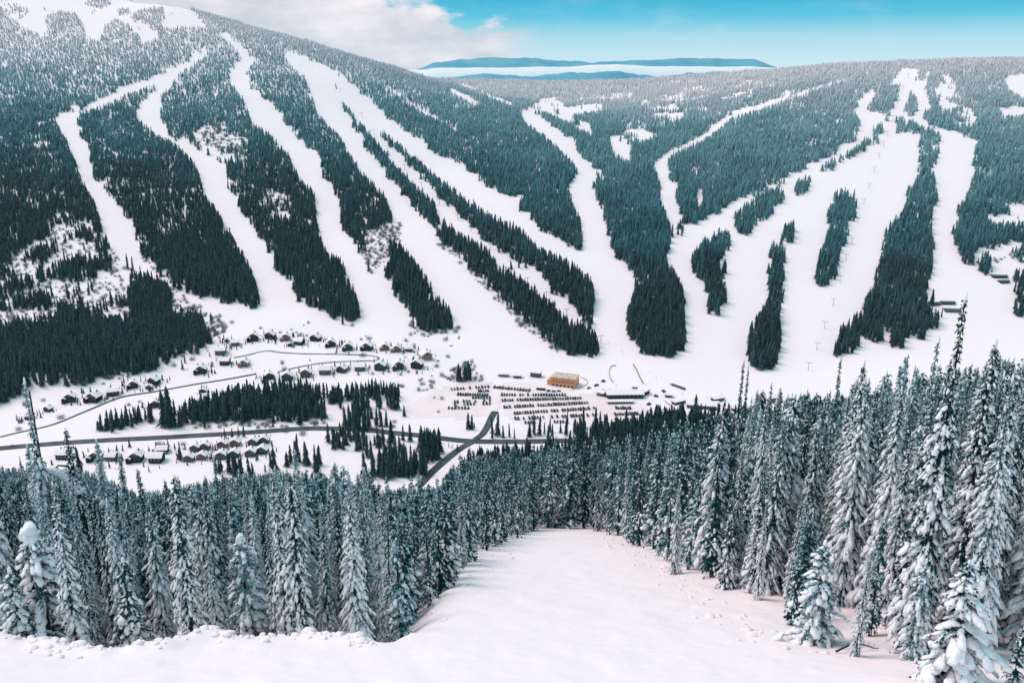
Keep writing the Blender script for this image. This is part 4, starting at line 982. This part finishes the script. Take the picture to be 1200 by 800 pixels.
# ------------------------------------------------------------------ conifers of the near slope
index_kids()
m_lich = mat('dead_wood', (.05,.045,.042), .9, .2, var=.4, vscale=9)
NEAR = []
spec = [dict(rad=1.6, snow=.95, lump=1.2), dict(rad=1.4, snow=.92, lump=1.1), dict(rad=1.2, snow=.8, lump=.95, bare_top=.22), dict(rad=1.7, snow=.95, lump=1.35, shape=.95), dict(rad=1.15, snow=.97, lump=1.25, bare_top=.3, shape=.6),
        dict(rad=1.45, snow=.9, lump=1.0), dict(rad=1.35, snow=.95, lump=1.5, per=5), dict(rad=1.5, snow=.88, lump=1.0)]
HN = 13.0
def near_tree(seed, h=HN, cap=0.0, **kw):
    tr, cr, sn = fir(seed, h, whorl=.27, sprays=15, cap=cap, **({'per': 7} | kw))
    return (tr.mesh('trunk', m_bark, True), cr.mesh('crown', m_needle), sn.mesh('snow_load', m_snowcap, True), h)
for i, s in enumerate(spec): NEAR.append(near_tree(200+i, **s))
SMALL = [near_tree(300+i, h=5.0, rad=[1.15,.95,.8][i], clear=.2, lump=1.25, snow=.95, shape=.75, spl=.26) for i in range(3)]
CAPPED = [near_tree(320, h=6.2, rad=1.9, clear=.2, lump=1.25, snow=.95, shape=.55, cap=.62), near_tree(321, h=6.5, rad=1.3, clear=.3, lump=1.1, snow=.9, shape=.5, cap=.36)]
def put_tree(pr, loc, h, rz, label, group=None, wide=1.0, name='fir_tree', tilt=(0,0)):
    r = empty(name, tuple(float(v) for v in loc), rz); s = h/pr[3]; w_ = s**.75*wide if s > 1 else s*wide
    r.scale = (w_, w_, s); r.rotation_euler = (tilt[0], tilt[1], rz)
    for nm, me in zip(('trunk', 'crown', 'snow_load'), pr[:3]): link(nm, me, r)
    tag(r, label, 'fir tree', group or 'snow laden firs of the near slope'); return r
MAN = [ # px, base py (or None with Y), top py, Y, proto, wide, label, short name
 (27,None,440,50,4,1.0,'tall thin fir with a half bare top rising above the lower chalets','thin half bare fir'),
 (78,None,500,50,1,1.0,'tall fir with drooping snowy boughs behind the fir with the big round snow hat','drooping fir'),
 (35,None,604,40.5,'c0',1.1,'broad fir wearing a big round hat of snow on its broken top','snow hat fir'),
 (92,None,628,41,1,.95,'fir carrying a pillow of snow halfway up beside the snow bank','snow pillow fir'),
 (12,None,665,39,'s0',1.3,'short broad fir at the edge of the snow bank','short broad fir'),
 (140,None,655,40,'s1',1.1,'young pointed fir peering over the snow bank','young pointed fir'),
 (112,None,514,54,0,1.0,'tall snowy fir whose tip reaches the lodge blocks','fir under the lodge blocks'),
 (139,None,528,56,1,.9,'snowy fir beside the clearing below the lodge blocks','fir beside the lodge clearing'),
 (168,None,546,50,5,1.0,'dense dark bodied fir in front of the valley clearing','dark bodied fir'),
 (193,None,560,52,1,.9,'slim fir whose tip stands in the valley clearing','slim clearing fir'),
 (205,None,606,41,0,1.0,'heavily loaded fir just behind the crest of the snow bank','heavily loaded bank fir'),
 (243,None,640,41,3,.85,'low fir with fanned white boughs behind the snow bank','fanned white fir'),
 (250,None,532,58,2,1.0,'tall narrow fir under the first cabins','narrow fir under the cabins'),
 (279,None,612,43,'c1',1.15,'fir topped with a smooth white cap of snow','white capped fir'),
 (315,None,612,42,1,.95,'cone shaped fir next to the white capped fir','cone shaped fir'),
 (343,None,524,60,5,1.0,'tall fir whose tip ends at the wood by the last cabins','tall fir by the last cabins'),
 (347,None,604,42,6,.95,'fir with thick snow cushions behind the bank dip','cushioned fir'),
 (374,None,590,43,7,.95,'fir near the end of the snow bank with dark lower boughs','dark skirted fir'),
 (393,None,560,47,2,1.0,'tall dark fir at the end of the snow bank','tall bank end fir'),
 (432,722,592,None,1,.9,'slim fir standing where the bank meets the trough','slim trough fir'),
 (462,706,585,None,5,.9,'fir beside the shaded trough of the run','trough side fir'),
 (500,682,575,None,2,.95,'dark narrow fir leaning over the shaded run edge','dark run edge fir'),
 (541,664,560,None,4,1.0,'end fir of the stand, dark trunk bare at its foot','end fir of the chalet side'),
 # far side of the run
 (1114,796,655,None,'h0',1.25,'massive snow plastered fir at the near end of the run edge','massive plastered fir'),
 (1137,None,340,33,4,1.0,'tallest fir with its thin spire against the far green roofs','tallest spire fir'),
 (1186,806,730,None,'s2',1.0,'little snow loaded fir alone near the massive plastered fir','little lone fir'),
 (1068,772,656,None,'h1',.75,'slender fir with lumps of snow standing out on the run','slender lumpy fir'),
 (955,752,634,None,'s0',1.35,'bushy round fir with a snowy bough reaching over the run','bushy round fir'),
 (1002,768,640,None,1,.8,'dark trunked fir behind the fallen branch','dark trunked fir'),
 (1012,None,420,47,0,.95,'tall snow covered fir towering behind the dark trunked fir','towering snowy fir'),
 (1060,None,410,44,5,1.0,'very tall fir in front of the stone walled lodge','very tall lodge fir'),
 (1092,None,392,42,2,1.0,'tall narrow fir beside the tallest spire','narrow neighbour fir'),
 (1170,None,395,38,0,1.1,'huge fir with thick white clumps past the tallest spire','huge clumped fir'),
 (1196,None,420,34,3,1.1,'huge fir cut by the edge of the view','huge edge fir'),
 (888,702,590,None,6,.8,'snow plastered slim fir at the run edge','plastered slim fir'),
 (850,690,604,None,'s1',.9,'small snowy fir standing free of the wood','small free fir'),
 (926,700,575,None,7,.95,'fir with a dark leaning trunk at the run edge','leaning trunk fir'),
 (985,None,415,62,2,1.0,'fir with a sparse spire in front of the stone lodge','sparse spire fir'),
 (946,None,462,60,5,.95,'even snowy fir below the foot of the open slope','even snowy fir'),
 (868,None,420,88,4,.9,'very slim fir spiking above the wood by the small fir clump','very slim spiking fir'),
 (878,None,424,86,2,.85,'slim fir twinned with the very slim spiking fir','slim twin fir'),
 (905,None,448,80,4,.9,'thin topped fir before the tan sided building','thin topped fir'),
 (862,None,520,90,6,.9,'broad white fir in the middle of the wood beside the run','broad white fir'),
 (760,None,505,110,5,1.0,'fir with rounded top in front of the day lodge','day lodge fir'),
 (785,None,512,100,0,.95,'snowy fir overlooking the bend of the run','bend overlooking fir'),
 (790,672,560,None,1,.9,'fir standing on the bend of the run edge','bend fir'),
 (735,628,520,None,5,.9,'fir with bare lower trunk at the far lip of the run','far lip fir'),
 (700,622,515,None,2,.95,'tall dark fir closing the far end of the run','closing fir'),
 (652,618,560,None,'s1',1.0,'little leaning snowy fir at the far lip of the run','little lip fir')]
HEAVY = [near_tree(340, h=7.0, rad=1.7, clear=.15, lump=1.5, snow=.95, shape=.7, per=7), near_tree(341, h=5.5, rad=1.0, clear=.3, lump=1.35, snow=.95, shape=.5, per=6)]
def pick(k):
    if isinstance(k, int): return NEAR[k]
    return {'s': SMALL, 'c': CAPPED, 'h': HEAVY}[k[0]][int(k[1])]
def z_of_py(px, py, x, y):
    """height of the line of sight through pixel (px, py) above the ground point's distance"""
    r_ = ray(px, py); return r_[2]/r_[1]*y
near_pos = []; land = []
for (px, bpy_, tpy, Yw, k, wide, lab, short) in MAN:
    if bpy_ is not None: p = hit(px, bpy_)
    else:
        x = (px-600)/FPX*1.0; 
        # horizontal place at distance Yw along the sight line's bearing at the base of the tree
        bx = None; zz = -8-.5*Yw
        for _ in range(6):
            zt = z_of_py(px, tpy, 0, Yw); d_ = Yw*FW[1]+zt*FW[2]; X_ = (px-600)/FPX*d_; zz = float(ground_z(X_, Yw)[0])
        p = np.array([X_, Yw, zz])
    p[2] = float(ground_z(p[0], p[1])[0]); h = z_of_py(px, tpy, p[0], p[1])-p[2]
    # exact top: solve the height whose projection is tpy
    for _ in range(5):
        q = proj(np.array([p[0], p[1], p[2]+h])); h += (q[1]-tpy)/FPX*q[2]
    pr = pick(k); h = max(h, 1.5)
    if not isinstance(k, int) and k[0] == 'c': h *= .9
    put_tree(pr, (p[0], p[1], p[2]-.1), h, rng.uniform(0, 6.28), lab, None, wide*(.76 if isinstance(k, int) else 1.0), tilt=(rng.normal(0,.012), rng.normal(0,.012)))
    near_pos.append((p[0], p[1])); land.append((p[0], p[1], h, short))
print('MAN heights', [(l[3], round(l[2],1)) for l in land])
near_pos = np.array(near_pos)
# the rest of the stand: dense, never on the run
def in_run(x, y):
    left = np.where(y < 41, -6.0, np.where(y < 70, -6.0+(y-41)/29*2.6, -3.4+(y-70)/63*8.5)); right = np.interp(y, [20,30,40,46,66,123,133], [14.0,13.4,13.2,13.6,13.6,13.6,13.6])
    wob = 1.1*(vnoise(y*.18, y*0+2., 9)-.5)
    return (x > left-.8+wob) & (x < right+.8+wob) & (y < 131)
cx, cyy = [], []
for y0, y1, sp in ((25, 70, 2.05), (70, 130, 2.6)):
    x, y = grid(y0, y1, sp, .66); cx.append(x); cyy.append(y)
x = np.concatenate(cx); y = np.concatenate(cyy); z = ground_z(x, y); px, py, dd = proj(np.stack([x, y, z], 1))
ok = ~in_run(x, y) & (px > -110) & (px < 1310)
ok &= ~((x < 0) & (y < lip_Y(x)+2.4)); ok &= ~((x > 0) & (y < 31.5)); ok &= ~((x > 0) & (x < 17+0*y) & (y < 38))
for a, b in near_pos: ok &= np.hypot(x-a, y-b) > 1.05
for (mpx, _b, _t, _Y, k_, _w, _l, _s), (a, b, h_, _s2) in zip(MAN, land):      # keep the view to the odd ones open
    if not isinstance(k_, int): ok &= ~((np.abs(px-mpx) < 26) & (y < b+1.0))
x, y, z, px = x[ok], y[ok], z[ok], px[ok]
def near_h(x, y, px):
    # stands seen on the chalet side are lower; far side grows taller away from the run
    h = np.where(x < 4, rng.uniform(9, 14.5, len(x)), rng.uniform(12, 20, len(x)))
    edge = np.where(x > 4, np.clip((x-13.5)/8, 0, 1), np.clip((-5-x)/5, 0, 1)); h = h*(np.where(x > 4, .5, .72)+np.where(x > 4, .5, .28)*edge); h = np.where((x > 4) & (y < 48) & (x < 19), np.minimum(h, 6.5), h)
    cap_py = np.interp(px, [-50,0,40,110,150,190,240,300,345,400,450,520,560,640,700,760,830,870,940,1000,1060,1130,1200,1300], [495,500,505,530,555,575,548,548,535,535,548,552,530,505,492,490,478,452,455,430,420,400,415,400])
    return h, cap_py+rng.uniform(0, 36, len(x))
h, cap = near_h(x, y, px); z2 = z
for _ in range(4):
    q = proj(np.stack([x, y, z+h], 1)); h = np.where(q[1] < cap, h-(cap-q[1])/FPX*q[2], h)
k = h > 2.5; x, y, z, px, h = x[k], y[k], z[k], px[k], h[k]
big = h/np.hypot(x, y); fr_in = (px > -60) & (px < 1260); order = np.argsort(-np.where(fr_in, big, big*.01)); NIND = 300-len(MAN)
sel = order[:NIND]; rest = order[NIND:]
NEAR += [near_tree(250, rad=1.5, snow=.85, per=5, clear=2.2, lump=1.1, shape=.5), near_tree(251, rad=2.0, snow=.85, lump=1.1, shape=1.1), near_tree(252, h=10.5, rad=1.7, snow=.85, lump=1.2, shape=.45)]
SHAPEW = {8:'ragged', 9:'spreading', 10:'blunt topped', 0:'snowy', 1:'snowy', 2:'thin topped', 3:'broad', 4:'thin', 5:'even', 6:'thickly loaded', 7:'dark'}
L_ = np.array([(a, b) for a, b, _, _ in land]); usedlab = {}
for i in sel:
    kk = int(rng.choice([0,1,2,3,5,6,7,4,8,9,10], p=[.12,.12,.10,.09,.12,.09,.09,.08,.07,.06,.06])); pr = NEAR[kk] if h[i] > 5.2 else SMALL[int(rng.integers(0, 3))]
    same = (L_[:,0] < 4) == (x[i] < 4); dd_ = np.hypot(L_[:,0]-x[i], L_[:,1]-y[i])+np.where(same, 0, 1e3); j = int(np.argmin(dd_)); dx, dy = x[i]-L_[j,0], y[i]-L_[j,1]
    toward = (dx > 0) == (x[i] < 4)
    dirw = ('downhill of' if dy > 0 else 'uphill of') if abs(dy) > 2*abs(dx) else (('beside' if abs(dx) > 2*abs(dy) else ('down' if dy > 0 else 'up')+' and to the')+(' run side of' if toward else ' wood side of'))
    dirw = dirw.replace('beside run', 'run').replace('beside wood', 'wood').replace(' and to the', 'slope')
    dist = 'close' if dd_[j] < 3.5 else ('off' if dd_[j] < 8 else 'far')
    tall = 'short' if h[i] < 6.5 else ('tall' if h[i] > 10.5 else 'middling'); shp = SHAPEW[kk] if h[i] > 5.2 else 'young'
    lab = '%s %s fir %s %s the %s' % (tall, shp, dist, dirw, land[j][3]); n_ = usedlab.get(lab, 0); usedlab[lab] = n_+1
    put_tree(pr, (x[i], y[i], z[i]-.15), h[i], rng.uniform(0, 6.28), lab, 'firs near the '+land[j][3], rng.uniform(.6, .88), tilt=(rng.normal(0,.018), rng.normal(0,.018)))
def add_rest(x, y, z, h, lo=6, n_=5, w=1.05):
    ww = h*w*rng.uniform(.85, 1.15, len(h)); allP.append(np.stack([x, y, z-.2], 1)); allS.append(np.stack([ww, ww, h], 1)); allI.append(rng.integers(lo, lo+n_, len(h)))
add_rest(x[rest], y[rest], z[rest], h[rest])
# the wood going on down the slope
def down(y0, y1, sp, hl, hh):
    x, y = grid(y0, y1, sp, .66); z = ground_z(x, y); px, py, _ = proj(np.stack([x, y, z], 1)); h = rng.uniform(hl, hh, len(x))
    q = proj(np.stack([x, y, z+h], 1)); cap = np.interp(px, [-50,0,100,160,200,300,400,425,450,515,545,600,700,800,900,1000,1300], [545,545,555,588,584,564,566,584,586,580,535,522,500,484,462,452,440])+rng.uniform(-14, 20, len(x))
    for _ in range(3):
        q = proj(np.stack([x, y, z+h], 1)); h = np.where(q[1] < cap, h-(cap-q[1])/FPX*q[2], h)
    k = (h > 3) & ((mask_at(MASKD, px, py) > .5) | (py > 600)) & ~in_run(x, y)
    return x[k], y[k], z[k], h[k]
for a in ((130, 300, 3.4, 11, 18), (300, 520, 4.2, 13, 21), (520, 800, 5.2, 14, 24)): add_rest(*down(*a))
# little trees about the houses
hx, hy = [], []
for (a, b, r_) in LOT[:56]:
    for _ in range(rng.integers(5, 13)):
        an = rng.uniform(0, 6.28); q_ = r_*rng.uniform(1.1, 1.9); hx.append(a+q_*math.cos(an)); hy.append(b+q_*math.sin(an))
hx = np.array(hx); hy = np.array(hy); hz = ground_z(hx, hy); allP.append(np.stack([hx, hy, hz], 1)); hh = rng.uniform(2.5, 9, len(hx)); allS.append(np.stack([hh*1.3, hh*1.3, hh], 1)); allI.append(rng.integers(0, 6, len(hx)))
# single firs one can see on the valley floor
for (px, bp, tp) in [(577,508,484),(583,511,480),(590,513,496),(597,512,494),(603,514,500),(549,503,481),(553,503,484),(556,501,494),(620,512,490),(626,510,480),(632,510,484),(638,509,492),(644,506,488),(657,507,492),(663,510,478),(672,506,494),(684,502,474),(684,500,478),(697,508,472),(703,508,478),(710,505,482),(733,502,476),(507,536,505),(503,538,512),(512,530,516),(495,532,512),(490,530,518),(526,524,517),(536,528,518),(530,525,519),(280,512,498),(286,512,494),(272,512,500),(264,513,499),(152,524,512),(320,500,488),(350,498,484),(466,480,446),(462,480,452),(458,478,450),(474,488,473),(453,500,478),(447,500,480),(432,502,476),(428,505,480),(422,506,478),(540,447,428),(545,447,430),(536,446,434),(810,472,459),(814,473,457),(818,473,463),(1092,358,338),(1103,372,360),(1100,375,368),(156,318,300),(150,316,296),(210,340,322),(193,500,452),(200,500,447),(217,425,415),(214,433,420),(240,502,478)]:
    p = hit(px, bp); h = (bp-tp)*p[1]/FPX*1.02/math.cos(PITCH+.05)
    allP.append(np.array([[p[0], p[1], p[2]]])); allS.append(np.array([[h*1.15, h*1.15, h]])); allI.append(rng.integers(0, 4, 1))
P = np.vstack(allP); S = np.vstack(allS); I = np.concatenate(allI)
k = np.ones(len(P), bool)
for (a, b, r_) in LOT: k &= np.hypot(P[:,0]-a, P[:,1]-b) > r_*.8
P, S, I = P[k], S[k], I[k]
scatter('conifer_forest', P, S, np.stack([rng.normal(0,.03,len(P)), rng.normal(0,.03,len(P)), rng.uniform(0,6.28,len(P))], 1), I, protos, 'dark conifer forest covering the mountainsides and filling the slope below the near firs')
print('FOREST', len(P))
# brush
x, y = grid(850, 2300, 6.5); z = ground_z(x, y); px, py, _ = proj(np.stack([x, y, z], 1)); k = rng.random(len(x)) < mask_at(MASKS, px, py)*.8
bx, by = [x[k]], [y[k]]
x, y = grid(870, 1300, 14); z = ground_z(x, y); px, py, _ = proj(np.stack([x, y, z], 1)); k = (rng.random(len(x)) < .25) & (px < 540) & (px > -50) & (mask_at(MASKD, px, py) < .1) & (vnoise(x/30, y/30, 4) > .6); bx.append(x[k]); by.append(y[k])
bx = np.concatenate(bx); by = np.concatenate(by); bz = ground_z(bx, by)-.2; h = rng.uniform(2.5, 7, len(bx)); w = h*rng.uniform(.8, 1.5, len(bx))
scatter('shrub_thicket', np.stack([bx, by, bz], 1), np.stack([w, w, h], 1), np.stack([0*bx, 0*bx, rng.uniform(0,6.28,len(bx))], 1), rng.integers(0, 3, len(bx)), brushes, 'bare frosted brush along the forest edges and between the sparse lower trees')

# ------------------------------------------------------------------ single things close by
p = at_Y(46, 540, 55); gz = float(ground_z(p[0], 55)[0]); top = at_Y(46, 458, 55)[2]
m_ = MB().tube((0,0,-.5), (.15,0,top-gz), .16, .05, 8)
r = m_.build('dead_tree', m_lich, None, (p[0], 55, gz)); b_ = MB()
for zz, an, l_ in ((3,.4,.5),(5,2.2,.6),(6.5,4,.4),(8,1,.5),(9.5,3.2,.45),(10.6,5,.3)):
    if zz < top-gz: b_.tube((.1,0,zz), (.1+l_*math.cos(an), l_*math.sin(an), zz+.1), .035, .012, 5)
b_.build('limb', m_lich, r); tag(r, 'bare dead trunk standing like a pole before the lower chalets', 'dead tree')
# bowed trunk loaded with snow
p = at_Y(78, 546, 50); gz = float(ground_z(p[0], 50)[0]); hh = p[2]-gz; path = [np.array([.9, 0, -.4]), np.array([.75, 0, hh*.5]), np.array([.5, 0, hh*.85]), np.array([.1, 0, hh]), np.array([-.5, 0, hh+.05]), np.array([-.95, 0, hh-.35])]
m_ = MB()
for i in range(5): m_.tube(path[i], path[i+1], .13-.02*i, .11-.02*i, 8)
r = m_.build('bowed_tree', m_lich, None, (p[0], 50, gz)); sn = Acc(); rs = np.random.default_rng(4)
for t_ in np.linspace(0, 1, 9):
    c = path[2]*(1-t_)+path[5]*t_+np.array([0,0,.3*math.sin(math.pi*t_)+.12]); Vb, Fb = blob(rs, 5, 8); sn.add(Vb*[.34, .26, .2]+c, Fb)
link('snow_load', sn.mesh('snow_load', m_snowcap, True), r); tag(r, 'bowed bare trunk bent over under a roll of snow', 'bowed tree')
# fallen branch at the run edge
a_ = hit(979, 765); b2 = hit(1029, 761); path = []
for t_ in np.linspace(0, 1, 9): path.append(a_+(b2-a_)*t_+np.array([0, 0, .08+.32*math.sin(math.pi*min(1, t_*1.1))]))
m_ = MB()
for i in range(8): m_.tube(path[i]-a_, path[i+1]-a_, .05-.004*i, .046-.004*i, 6)
r = m_.build('fallen_branch', m_lich, None, tuple(a_)); tg = MB()
for i in range(1, 8):
    for s in (-1, 1): c = path[i]-a_; tg.tube(c, c+np.array([.12, s*.18, .10]), .012, .004, 4)
tg.build('twig', m_lich, r); tag(r, 'thin arched fallen branch lying on the snow at the run edge', 'branch')
# loose snow clods along the lip and the wood edge
cl = Acc(); rs = np.random.default_rng(12)
for i in range(420):
    m_ = rs.random()
    if m_ < .45: cxx = rs.uniform(-27, -6); cyv = float(lip_Y(np.array([cxx]))[0])-abs(rs.normal(0, .8))
    elif m_ < .8: cyv = rs.uniform(33, 110); cxx = 12.2+rs.normal(0, .9)+.0*cyv
    else: cyv = rs.uniform(38, 110); cxx = (-5.2+(cyv-40)*.11 if cyv > 60 else -5.0)+rs.normal(0, .9)
    s_ = rs.uniform(.05, .2)*(1+.8*(rs.random() < .1)); Vb, Fb = blob(rs, 4, 7); cl.add(Vb*rs.uniform(.75, 1.2, (len(Vb), 1))*[s_*rs.uniform(.8, 1.4), s_, s_*.6]+[cxx, cyv, float(ground_z(cxx, cyv)[0])+s_*.1], Fb)
tag(link('snow_clods', cl.mesh('snow_clods', m_snow, True)), 'loose clods of snow scattered along the bank and the wood edge', None, None, 'stuff')
